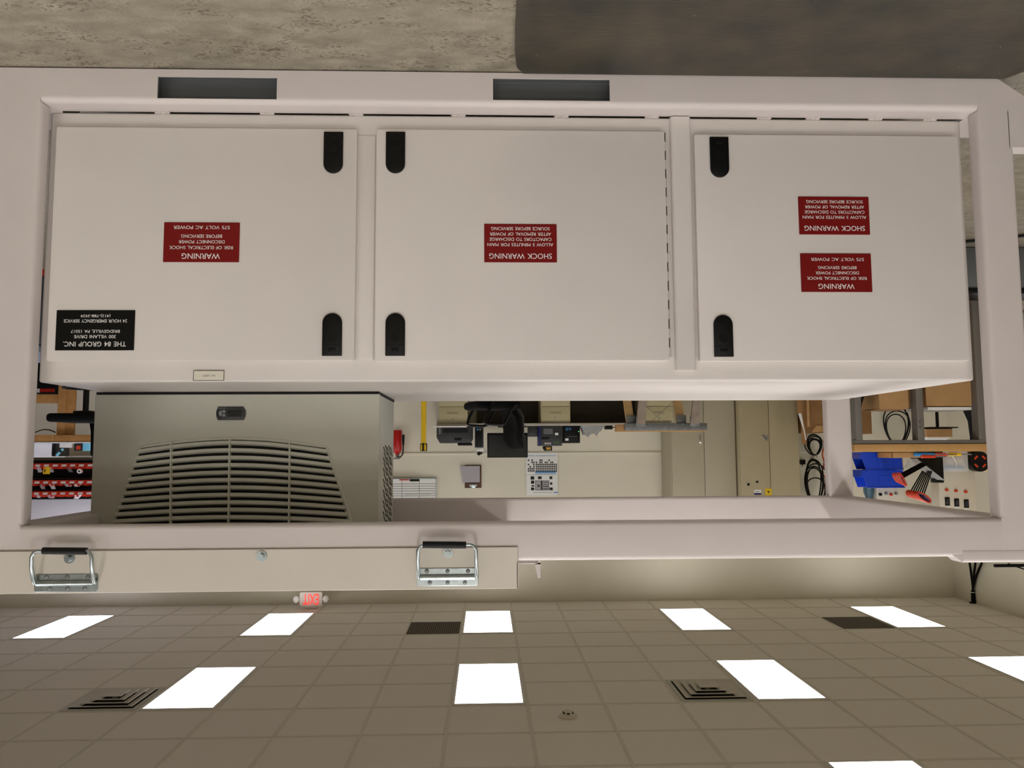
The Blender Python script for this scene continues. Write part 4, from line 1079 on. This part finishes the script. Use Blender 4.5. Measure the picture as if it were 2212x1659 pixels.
# ---- coiled cables on the wall
def coil(name, cx, cy_, rx, rz, n, Yw, label, mt='rubber', hook=True, seed=1, jit=.12, r=.009, a0=0):
    p = P(cx, cy_, Yw); k = Yw/F_PX; random.seed(seed)
    t = thing(name, (p.x, Yw, p.z-rz*k), label, 'cable coil', 'cable coils hung on the far wall')
    for i in range(n):
        fx = 1-jit*random.random(); fz = 1-jit*random.random(); ox = (random.random()-.5)*rx*k*.2
        zt__ = p.z+rz*k
        pts = []
        for j in range(32):
            a = 2*PI*j/32
            pts.append((p.x+ox+rx*k*fx*math.sin(a)*(1-.25*math.cos(a)), Yw-.012*i, zt__-rz*k*fz*(1-math.cos(a))))
        obj('loop', MB().tube(pts, r, 6, True), mt, t)
    if hook: obj('hook', MB().tube([(p.x, BW-.002, p.z+rz*k+.05), (p.x, Yw-.012*n-.02, p.z+rz*k-.012), (p.x, Yw-.012*n-.03, p.z+rz*k+.03)], .005, 6), 'steel', t)
    return t
coil('cable_coil', 1935, 918, 29, 45, 4, 10.5, 'loose loops of black cable on the wall seen under the grey workbench', jit=.3, seed=4)
coil('cable_coil', 1757, 958, 19, 25, 6, 10.5, 'small black cable coil on the wall just left of the tan cabinet', jit=.35, seed=2)
coil('cable_coil', 1757, 1040, 26, 49, 8, 10.5, 'big black cable coil hanging high on the wall left of the tan cabinet', jit=.45, seed=9)
p = P(1739, 998, 10.5); tag(obj('cable_plug', MB().box(p.x-.03, p.x+.03, 10.55, BW-.001, p.z-.03, p.z+.035, .008).cyl((p.x+.01, 10.56, p.z+.03), (p.x+.014, 10.56, p.z+.06), .006), 'black'), 'small black plug box on the wall between the two cable coils', 'plug')
q = MB(); pts = []
for k in range(14):
    pp = P(1779+2.5*math.sin(k*1.3)+(3 if k > 9 else 0), 952+8*k, BW-.011); pts.append((pp.x, BW-.011, pp.z))
tag(obj('extension_cord', q.tube(pts, .009, 6), 'orange'), 'orange cord hanging on the wall beside the black coils', 'cord')
# ---- flattened cartons beside the tan cabinet
def flat(x0, x1, ytop, Y0, dep, mt, label, lean=.0):
    a, b = sorted((P(x0, 900, Y0).x, P(x1, 900, Y0).x)); zt_ = P((x0+x1)/2, ytop, Y0).z
    q = MB().prism([(a+.0, 0), (b+.0, 0), (b+lean, zt_), (a+lean, zt_)], 'y', Y0, Y0+dep, .002)
    o = obj('flattened_carton', q, mt); tag(o, label, 'carton'); return o
flat(1731, 1741, 960, 9.60, .02, 'card_dark', 'tall flattened brown carton standing against the edge of the tan cabinet')
flat(1744, 1749, 922, 9.56, .02, 'card', 'thin upright carton leaning next to the large brown box')
t, X0, X1, Z1 = card_box((1751, 868, 1800, 934), 9.7, .5, 0, 'large open brown box on the floor left of the tan cabinet', 'card_dark', flap=False)
q = MB().prism([(X0, Z1-.002), (X1, Z1-.002), (X1-.06, Z1-.085), (X0-.0, Z1-.085)], 'y', 9.69, 9.698)
obj('flap', q, 'card', t)
a, b = P(1733, 952, 9.7), P(1725, 893, 9.7)
Xa = [P(px_, py_, 9.5) for px_, py_ in ((1726, 893), (1731, 893), (1742, 951), (1738, 930))]
q = MB().prism([(Xa[0].x+.01, 0), (Xa[1].x, 0), (Xa[1].x, Xa[1].z), (Xa[2].x, Xa[2].z), (Xa[3].x, Xa[3].z), (Xa[0].x, Xa[0].z)], 'y', 9.5, 9.53)
tag(obj('foam_sheet', q, 'paper'), 'narrow white foam sheet standing in front of the flattened brown carton', 'sheet')
flat(1723, 1734, 893, 9.47, .015, 'card_dark', 'low flattened brown carton in front of the white foam sheet')
# ---- blue bins
def blue_bin(py0, py1, xoff, label):
    Y0, dep = 4.36, .12
    z0, z1 = P(1905, py0, Y0).z, P(1905, py1, Y0).z
    X = lambda px: P(px+xoff, (py0+py1)/2, Y0).x
    zl = z0+(z1-z0)*.40
    prof = [(X(1948), z0), (X(1860), z0), (X(1855), zl), (X(1863), zl), (X(1870), z1-.004), (X(1870), z1), (X(1950), z1)]
    t = thing('stacking_bin', (X(1905), Y0+dep/2, z0), label, 'bin', 'blue stacking bins on the workbench')
    q = MB().prism(prof, 'y', Y0, Y0+.004, .001, 1).prism(prof, 'y', Y0+dep-.004, Y0+dep, .001, 1)
    q.box(X(1948), X(1860), Y0+.003, Y0+dep-.003, z0, z0+.004)
    q.prism([(X(1948), z0), (X(1948)+.004, z0), (X(1950)+.004, z1), (X(1950), z1)], 'y', Y0+.003, Y0+dep-.003)
    q.prism([(X(1860), z0), (X(1855), zl), (X(1855)-.004, zl), (X(1860)-.004, z0)], 'y', Y0+.003, Y0+dep-.003)
    obj('shell', q, 'blue', t)
    q = MB().box(X(1951), X(1869), Y0-.004, Y0+.006, z1-.006, z1, .001)
    obj('rim', q, 'blue', t)
    q = MB(); h = z1-z0
    for fz in (.30, .62): q.box(X(1930), X(1896), Y0-.002, Y0+.001, z0+h*fz, z0+h*fz+.004)
    q.box(X(1931), X(1929), Y0-.002, Y0+.001, z0+h*.06, z0+h*.82).box(X(1897), X(1895), Y0-.002, Y0+.001, z0+h*.06, z0+h*.82)
    obj('side_ribs', q, 'blue', t)
blue_bin(976.6, 1014.5, 0, 'blue stacking bin sitting directly on the maple worktop')
blue_bin(1015.5, 1054, 3, 'blue stacking bin stacked on top of the other blue bin')
# cardboard tray and hand tools
X0, X1, _, Z1 = R4(1927, 977, 2004, 989, 4.17)
t = thing('cardboard_tray', ((X0+X1)/2, 4.24, bz1), 'shallow tan cardboard tray in front of the blue bins', 'tray')
obj('tray', MB().box(X0, X1, 4.17, 4.174, bz1+.001, Z1, .001).box(X0, X1, 4.326, 4.33, bz1+.001, Z1, .001).box(X0, X0+.004, 4.17, 4.33, bz1+.001, Z1, .001).box(X1-.004, X1, 4.17, 4.33, bz1+.001, Z1, .001).box(X0, X1, 4.17, 4.33, bz1+.001, bz1+.005), 'card', t)
def screwdriver(px, py, ln, col, label, Y, tilt=0, r=.011):
    p = P(px, py, Y); t = thing('screwdriver', (p.x, Y, p.z-r), label, 'screwdriver', 'hand tools on the worktop')
    d = Vector((-math.cos(tilt), 0, math.sin(tilt)))
    a = Vector((p.x, Y, p.z)); q = MB().cyl(a, a+d*ln, r, r*.75, 12).ball(a, r*1.02, n=10)
    obj('handle', q, col, t); obj('blade', MB().cyl(a+d*ln, a+d*(ln+.06), .0032, n=8), 'steel', t)
Zt = bz1
screwdriver(1978, 981.5, .10, 'bluepaint', 'blue handled screwdriver lying at the left of the tools', 4.16+.0-.012, 0)
screwdriver(1992, 985.5, .07, 'deepred', 'red handled screwdriver in front of the cardboard tray', 4.145, .02)
screwdriver(2024, 982.5, .05, 'red', 'short orange-red screwdriver in the middle of the tools', 4.20, 0, .013)
screwdriver(2052, 981.5, .06, 'yellow', 'yellow tipped tool near the clear case', 4.22, 0, .011)
# clear case with a cable tie
X0, X1, _, Z1 = R4(2035, 985, 2092, 1019, 4.32)
t = thing('plastic_case', ((X0+X1)/2, 4.4, bz1), 'clear plastic case of small white parts with a looped cable tie', 'case')
obj('case', MB().box(X0, X1, 4.32, 4.39, bz1+.001, Z1, .004), 'clear', t)
q = MB()
for k, (a, b, c_, d_) in enumerate(((2045, 995, 2080, 999), (2038, 1003, 2088, 1006), (2050, 990, 2086, 993))):
    r_ = R4(a, b-1, c_, d_, 4.34); q.box(r_[0], r_[1], 4.33+.02*k, 4.345+.02*k, r_[2], r_[3], .002)
obj('white_parts', q, 'white', t)
r_ = R4(2040, 1006, 2082, 1012, 4.33); obj('blue_part', MB().box(r_[0], r_[1], 4.325, 4.34, r_[2], r_[3], .004), 'bluepaint', t)
pts = [P(2058+8*math.sin(a*1.0), 986+18*a/1.6+0, 4.31) for a in [k*.25 for k in range(9)]]
obj('cable_tie', MB().tube([(p.x, 4.312, p.z) for p in pts], .003, 6), 'white', t)
# cream carton with a round black dial
X0, X1, _, Z1 = R4(2109, 980, 2150, 1019, 4.44)
t = thing('cream_carton', ((X0+X1)/2, 4.5, bz1), 'cream carton with an upturned lid beside the clear case', 'box')
obj('carton', MB().box(X0, X1, 4.44, 4.485, bz1+.001, Z1, .003), 'creambox', t)
obj('lid_edge', MB().box(X0-.006, X1+.006, 4.436, 4.488, Z1-.010, Z1, .002), 'creambox', t)
p = P(2117, 997, 4.35); zr = p.z-bz1-.001
t = thing('cord_reel', (p.x, 4.37, bz1), 'round black reel with four red marks standing before the cream carton', 'reel')
obj('disc', MB().cyl((p.x, 4.35, p.z), (p.x, 4.395, p.z), zr, n=32), 'black', t)
for k in range(4):
    a = PI/4+k*PI/2; mtx = Matrix.Translation((p.x+.032*math.cos(a), 4.349, p.z+.032*math.sin(a))) @ Matrix.Rotation(-a+PI/2, 4, 'Y')
    obj('red_mark', MB().box(-.012, .012, -.001, .001, -.005, .005, .0005, mtx=mtx), 'deepred', t)
# test panels with switches
def panel(rect, Y0, dep, label, btns, sws):
    X0, X1, _, Z1 = R4(*rect, Y0)
    t = thing('control_box', ((X0+X1)/2, Y0+dep/2, bz1), label, 'control box')
    obj('enclosure', MB().box(X0, X1, Y0, Y0+dep, bz1+.001, Z1, .006), 'cream', t)
    for (px, py, m_) in btns:
        p = P(px, py, Y0); obj('button', MB().cyl((p.x, Y0-.012, p.z), (p.x, Y0, p.z), .0075, .009, 14), m_, t)
    for (a, b, c_, d_) in sws:
        r_ = R4(a, b, c_, d_, Y0); s_ = obj('rocker_switch', MB().box(r_[0], r_[1], Y0-.006, Y0+.001, r_[2], r_[3], .002), 'black', t)
        obj('rocker', MB().box(r_[0]+.005, r_[1]-.005, Y0-.011, Y0-.005, r_[2]+.008, r_[3]-.008, .002), 'darkgrey', s_)
        obj('label_strip', MB().box(r_[0], r_[1], Y0-.0015, Y0+.001, r_[3]+.002, r_[3]+.009), 'paper', s_)
panel((2028, 980, 2108, 1128), 4.41, .08, 'tall cream control box with three red lamps and three black rocker switches', ((2044, 1058, 'deepred'), (2064, 1060, 'deepred'), (2085, 1062, 'deepred')), ((2041, 1074, 2051, 1092), (2061, 1077, 2071, 1094), (2082, 1079, 2092, 1097)))
panel((1892, 980, 1954, 1096), 4.485, .10, 'cream control box with four small switches behind the blue bins', ((1901, 1068, 'black'), (1913.5, 1066, 'keygrey'), (1924, 1068, 'deepred'), (1935, 1066, 'keygrey')), ())
X0, X1, _, Z1 = R4(1866, 1054, 1887, 1078, 4.53)
tag(obj('plastic_bottle', MB().lathe([(0, 0), ((X1-X0)/2, 0), ((X1-X0)/2, Z1-bz1-.04), (.02, Z1-bz1-.015), (.02, Z1-bz1), (0, Z1-bz1)], ((X0+X1)/2, 4.53, bz1+.001), 20), mat('teal_plastic', (58, 96, 110), .25)), 'dark teal plastic bottle between the blue bins and the frame post', 'bottle')
X0, X1, _, Z1 = R4(2111, 1030, 2150, 1058, 4.75)
t = thing('instrument', ((X0+X1)/2, 4.8, bz1), 'dark bench instrument with a blue stripe right at the left post', 'instrument')
obj('body', MB().box(X0, X1, 4.50, 4.58, bz1+.001, Z1, .01), 'darkgrey', t)
r_ = R4(2113, 1059, 2150, 1063, 4.70); obj('blue_stripe', MB().box(X0+.002, X1-.002, 4.498, 4.51, Z1-.03, Z1-.016, .001), 'navy', t)
# ---- hex key sets in a black stand
r_ = R4(2000, 976.6, 2038, 1043, 4.30)
t = thing('key_stand', ((r_[0]+r_[1])/2, 4.32, bz1), 'black stand with a slanted clear cover carrying the red T-handle keys', 'tool stand')
X = lambda px: P(px, 1010, 4.30).x; Z = lambda py: P(2010, py, 4.30).z
obj('back_plate', MB().prism([(X(2038), bz1+.001), (X(1990), bz1+.001), (X(1976), Z(990)), (X(2018), Z(1034)), (X(2018), Z(1043)), (X(2038), Z(1043))], 'y', 4.30, 4.345, .002), 'black', t)
obj('clear_cover', MB().prism([(X(1961), Z(991)), (X(1978), Z(990)), (X(2037), Z(1038)), (X(2020), Z(1036)), (X(1990), Z(1016)), (X(1952), Z(1010))], 'y', 4.285, 4.292), 'clear', t)
def tkey(ax, ay, bx_, by, hx0, hy0, hx1, hy1, Y, label, group, w=.015):
    """shaft from (ax,ay) to the grip at (bx_,by); grip loop from (hx0,hy0) to (hx1,hy1), photo pixels at depth Y"""
    A = P(ax, ay, Y); h0, h1 = P(hx0, hy0, Y), P(hx1, hy1, Y); B = h0.lerp(h1, .42)
    t = thing('hex_key', (A.x, Y, A.z), label, 'hex key', group)
    obj('shaft', MB().cyl(A, B, .0038, n=6), 'matteblack', t)
    d = (h1-h0).normalized(); n_ = Vector((d.z, 0, -d.x)); L = (h1-h0).length
    pts = []
    for k in range(20):
        a = 2*PI*k/20; u = .5+.5*math.cos(a)*1.0; v = math.sin(a)
        pts.append(h0+d*L*u+n_*w*v*(1 if abs(v) < .9 else 1))
    obj('grip', MB().tube(pts, .0050, 8, True), 'deepred', t)
    pts2 = [h0+d*L*(.06+.88*(.5+.5*math.cos(2*PI*k/20)))+n_*(w-.006)*math.sin(2*PI*k/20)+Vector((0, .002, 0)) for k in range(20)]
    obj('grip_inlay', MB().tube(pts2, .0038, 6, True), 'navy', t)
for k in range(7):
    o = 7-k
    tkey(2016-o*3.2, 1018-o*.3, 1999-o*3.6, 1064-o*1.6, 1976-o*3.9+10, 1066-o*.6, 2016-o*6.2, 1086-o*2.0, 4.24+.012*o, 'red T-handle hex key of the upright row in the black stand', 'large T-handle hex keys in the stand')
for k in range(5):
    tkey(2003-k*3, 1003-k*.8, 1950-k*3, 1028-k*.6, 1942-k*3.2, 1022+k*.3, 1957-k*4.5, 1049-k*2.2, 4.215+.012*k, 'red T-handle hex key leaning out to the side of the stand', 'small T-handle hex keys on the side', w=.007)
# cable and crate on the floor left of the frame
q = MB(); pts = []
for k in range(24):
    u = k/23; pts.append((-2.0-1.6*u, 3.72+.10*math.sin(u*9), .010))
tag(obj('floor_cable', q.tube(pts, .008, 6), 'rubber'), 'black cable lying on the floor left of the frame', 'cable')
t = thing('storage_crate', (-2.86, 4.0, 0), 'grey crate with black lid on the floor past the left post', 'crate')
obj('body', MB().box(-3.15, -2.45, 3.92, 4.10, .0, .22, .015), 'greyplastic', t)
obj('lid', MB().box(-3.16, -2.44, 3.91, 4.11, .221, .25, .01), 'black', t)

# ================================================================= RIGHT-HAND BENCH AND BINS ON THE FAR WALL
RY0, RY1 = 8.8, 9.5
rz1, rz0 = P(130, 957, RY0).z, P(130, 939.5, RY0).z
rxl, rxr = P(330, 950, RY0).x, P(-40, 950, RY0).x
t = thing('wooden_bench', ((rxl+rxr)/2, 9.2, 0), 'home-built lumber workbench right of the air conditioner near the far wall', 'workbench')
q = MB().box(rxl, P(117, 950, RY0).x, RY0, RY0+.04, rz0, rz1-.012, .003).box(P(116.6, 950, RY0).x, rxr, RY0, RY0+.04, rz0, rz1-.012, .003)
obj('front_beam', q.box(rxl, rxr, RY0+.03, RY0+.06, rz0+.01, rz1-.02), 'wooddark', t)
obj('bench_top', MB().box(rxl, rxr, RY0-.01, RY1, rz1-.0115, rz1, .002), 'whitepanel', t)
for px0, px1, yy in ((123, 141, RY0+.02), (142, 160, RY0+.03), (300, 318, RY0+.02), (-30, -12, RY0+.02)):
    a, b = sorted((P(px0, 900, yy+.04).x, P(px1, 900, yy+.04).x))
    obj('leg', MB().box(a, b, yy+.042, yy+.08, 0, rz0+.02, .003), 'wooddark', t)
for px0, px1 in ((130, 150), (-30, -12)):
    a, b = sorted((P(px0, 900, RY1).x, P(px1, 900, RY1).x)); obj('leg', MB().box(a, b, RY1-.06, RY1-.02, 0, rz1-.012, .003), 'wooddark', t)
a, b = P(126, 862, RY0+.09).x, P(-40, 862, RY0+.09).x
obj('stretcher', MB().box(a, b, RY0+.081, RY0+.119, P(100, 852, RY0+.09).z, P(100, 871, RY0+.09).z, .003), 'wooddark', t)
t = thing('red_striped_box', (P(100, 845, 9.2).x, 9.2, 0), 'low box with a red band under the lumber bench', 'box')
a, b = sorted((P(60, 845, 9.1).x, P(118, 845, 9.1).x)); zz = P(90, 849, 9.1).z
obj('carton', MB().box(a, b, 9.1, 9.4, 0, zz, .004), 'matteblack', t)
obj('red_band', MB().box(a, b-.14, 9.096, 9.101, zz-.05, zz-.01), 'extred', t); obj('white_label', MB().box(b-.135, b-.06, 9.096, 9.101, zz-.05, zz-.005), 'paper', t)
q = MB(); pts = [P(76+44*k/12, 938-6.5*math.sin(PI*k/12)-(.0), 9.0) for k in range(13)]
tag(obj('hanging_wire', q.tube([(p.x, 9.0, p.z-.02) for p in pts], .006, 6), 'rubber'), 'thin black wire drooping below the lumber bench top', 'cable')
# things on that bench
def on_bench(name, rect, Y0, dep, mt, label, cat, bev=.006):
    X0, X1, _, Z1 = R4(*rect, Y0)
    o = obj(name, MB().box(X0, X1, Y0, Y0+dep, rz1+.001, Z1, bev), mt); tag(o, label, cat); return o, X0, X1, Z1
X0, X1, _, Z1 = R4(60, 962, 120, 988, 9.0)
t = thing('bench_instrument', ((X0+X1)/2, 9.1, rz1), 'pale grey instrument with a black end on the lumber bench', 'instrument')
xs = P(111.5, 975, 9.0).x
obj('body', MB().box(xs+.001, X1, 9.0, 9.3, rz1+.001, Z1, .006), 'whitepanel', t)
obj('black_end', MB().box(X0, xs, 9.0, 9.3, rz1+.001, Z1-.01, .01), 'black', t)
on_bench('white_label_box', (135, 958, 149, 967), 8.85, .08, 'white', 'tiny white box with dark end near the bench front', 'box')
p0, p1 = P(122, 984, 8.9), P(136, 970, 8.9)
t = thing('marker_pen', ((p0.x+p1.x)/2, 8.9, rz1), 'light blue and black pen standing slanted on the bench', 'pen')
obj('barrel', MB().cyl((p0.x, 8.9, p0.z), (p1.x, 8.9, max(p1.z, rz1+.01)), .014, n=12), 'skyblue', t); obj('cap', MB().cyl((p0.x*.45+p1.x*.55, 8.9, p0.z*.45+p1.z*.55), (p1.x*.8+p0.x*.2, 8.9, p1.z*.8+p0.z*.2), .0165, n=12), 'black', t)
obj('holder', MB().box(p1.x-.04, p1.x+.03, 8.88, 8.94, rz1+.001, rz1+.05, .004), 'white', t)
X0, X1, _, Z1 = R4(178, 962, 192, 974, 8.95)
t = thing('supply_pack', (X0, 9.0, rz1), 'light blue pack with a black printed front at the back of the bench', 'package')
obj('pack', MB().box(X0, X1, 8.95, 9.05, rz1+.001, Z1, .006), 'skyblue', t)
X2, X3, _, Z3 = R4(160, 960, 178, 974, 8.95)
obj('printed_front', MB().box(X1-.001, X3, 8.95, 9.04, rz1+.001, Z3, .003), 'blackink', t)
obj('red_print', MB().box(X1+.02, X3-.025, 8.948, 8.951, rz1+.03, Z3-.015), 'deepred', t)
# bin rack
WBY = 10.42
a, b = P(206, 1040, WBY).x-.5, P(20, 1040, WBY).x
zlo, zhi = P(130, 995, WBY).z, P(130, 1078, WBY).z
t = thing('bin_rack', ((a+b)/2, 10.5, zlo), 'black louvred wall rack carrying three rows of red bins', 'rack')
obj('dark_backing', MB().box(a, b, WBY+.02, BW-.001, zlo, zhi, .003), 'matteblack', t)
for py in (998.5, 1034, 1058): zz = P(130, py, WBY).z; obj('rail', MB().box(a, b, WBY-.0, WBY+.03, zz-.006, zz+.008, .002), 'darkgrey', t)
tag(bx('white_board', (20, 1078.5, 230, 1150), BW-.03, BW-.001, 'whitepanel', 'plain bright white board on the wall above the red bins', 'board'), None)
X0, X1, Z0, Z1 = R4(0, 985, 160, 993, 10.3)
tag(obj('wall_shelf', MB().box(X0-.8, X1, 10.28, BW-.002, Z0, Z0+.018, .002), 'desk'), 'thin pale shelf on the wall below the red bins', 'shelf')
# one bin, then copies
bw = .104
def red_bin():
    t = thing('parts_bin', (0, 0, 0), 'b', 'bin', 'g')
    q = MB(); prof = [(0, 0), (-.13, 0), (-.15, .042), (-.12, .045), (-.10, .074), (0, .074)]   # y,z
    for x in (-bw/2+.001, bw/2-.005): q.prism([(p_[0], p_[1]) for p_ in prof], 'x', x, x+.004)
    q.box(-bw/2+.002, bw/2-.002, -.13, 0, 0, .004).box(-bw/2+.002, bw/2-.002, -.004, 0, 0, .074)
    q.prism([(-.13, 0), (-.126, 0), (-.146, .045), (-.15, .045)], 'x', -bw/2+.002, bw/2-.002)
    obj('shell', q, 'red', t)
    obj('bin_label', MB().prism([(-.1375, .014), (-.1365, .014), (-.1475, .040), (-.1485, .040)], 'x', -.030, .030), 'paper', t)
    return t
proto = red_bin(); first = True
names = {1001: 'lowest row of red bins on the wall rack', 1037: 'middle row of red bins on the wall rack', 1061: 'top row of red bins on the wall rack'}
zrows = []
for py in (1001, 1037.5, 1061.5):
    zz = P(130, py, WBY-.14).z; zrows.append(zz)
random.seed(12)
for ri, zz in enumerate(zrows):
    for k in range(9):
        x = P(205, 1010, WBY-.14).x-.05+k*(bw+.006)
        lab = 'red parts bin in the '+('lowest', 'middle', 'top')[ri]+' row of the wall rack'
        if first: o = proto; o.location = (x, WBY-.001, zz); first = False
        else: o = dup(proto, (x, WBY-.001, zz))
        o['label'] = lab; o['group'] = lab.replace('bin in', 'bins in')
# bags in bins
def parts_bag(px, ri, mt, label, w_=.035, h_=.10, cat='bag'):
    zz = zrows[ri]+.045; x = P(px, 1010, WBY-.1).x
    def fn(u, v):
        a = 2*PI*u; r_ = (w_*(1-.35*v))*(1+.22*math.sin(3*a+v*4+px)+.12*math.sin(7*a+v*11))
        return (x+r_*math.cos(a)+.012*math.sin(v*5+px), WBY-.07+.5*r_*math.sin(a), zz-.03+h_*v)
    o = obj('parts_bag', MB().grid(fn, 18, 6), mt); tag(o, label, cat)
parts_bag(82, 0, 'clear', 'clear parts bag sticking up from the lowest bins near the right edge')
parts_bag(107, 0, 'clear', 'clear bag with a dark part between the yellow tag and the roll')
parts_bag(150, 0, 'greyplastic', 'grey wrapped part standing in the lowest bins')
parts_bag(93, 1, 'clear', 'tall clear bag in the middle row of bins')
parts_bag(113, 1, 'paper', 'white paper bag in the middle row of bins')
parts_bag(145, 1, 'clear', 'crumpled clear film in the middle row of bins', .05, .07)
parts_bag(167, 1, 'paper', 'crumpled white wrap at the left of the middle row', .045, .07)
parts_bag(82, 2, 'clear', 'clear film poking out of the top bins at the right', .03, .07)
parts_bag(112, 2, 'clear', 'crumpled clear bag in the middle of the top row', .05, .075)
parts_bag(166, 2, 'whitepanel', 'bluish white bag at the left of the top row', .045, .085)
X0, X1, Z0, Z1 = R4(91, 1010, 106, 1024, WBY-.12)
t = thing('yellow_tag', ((X0+X1)/2, WBY-.1, zrows[0]), 'yellow card with a black letter in the lowest bins', 'tag')
obj('card', MB().box(X0, X1, WBY-.10, WBY-.097, zrows[0]+.02, Z1), 'yellow', t)
q = MB(); text_into(q, 'A', (X0+X1)/2+.02, (Z0+Z1)/2, .035, .05, WBY-.102, offset=.03); obj('lettering', q, 'blackink', t)
p = P(171, 1018, WBY-.1); t = thing('tape_roll', (p.x, WBY-.08, p.z-.03), 'small white roll with a dark core standing in the lowest bins', 'roll')
obj('roll', MB().cyl((p.x, WBY-.10, p.z), (p.x, WBY-.06, p.z), .030, n=20), 'white', t); obj('core', MB().cyl((p.x, WBY-.102, p.z), (p.x, WBY-.0995, p.z), .012, n=16), 'black', t)
# dark storage box on the floor seen through the right slit
t = thing('tool_tote', (2.72, 4.75, 0), 'dark tote with a red base edge glimpsed through the right-hand slit', 'storage box')
obj('body', MB().box(2.45, 3.0, 4.5, 5.0, .03, .44, .02), mat('slate_plastic', (52, 56, 66), .5), t)
obj('base_edge', MB().box(2.44, 3.01, 4.49, 5.01, .0, .035, .006), 'extred', t)
obj('lid', MB().box(2.43, 3.02, 4.48, 5.02, .441, .48, .012), mat('steel_blue_plastic', (96, 116, 140), .5), t)
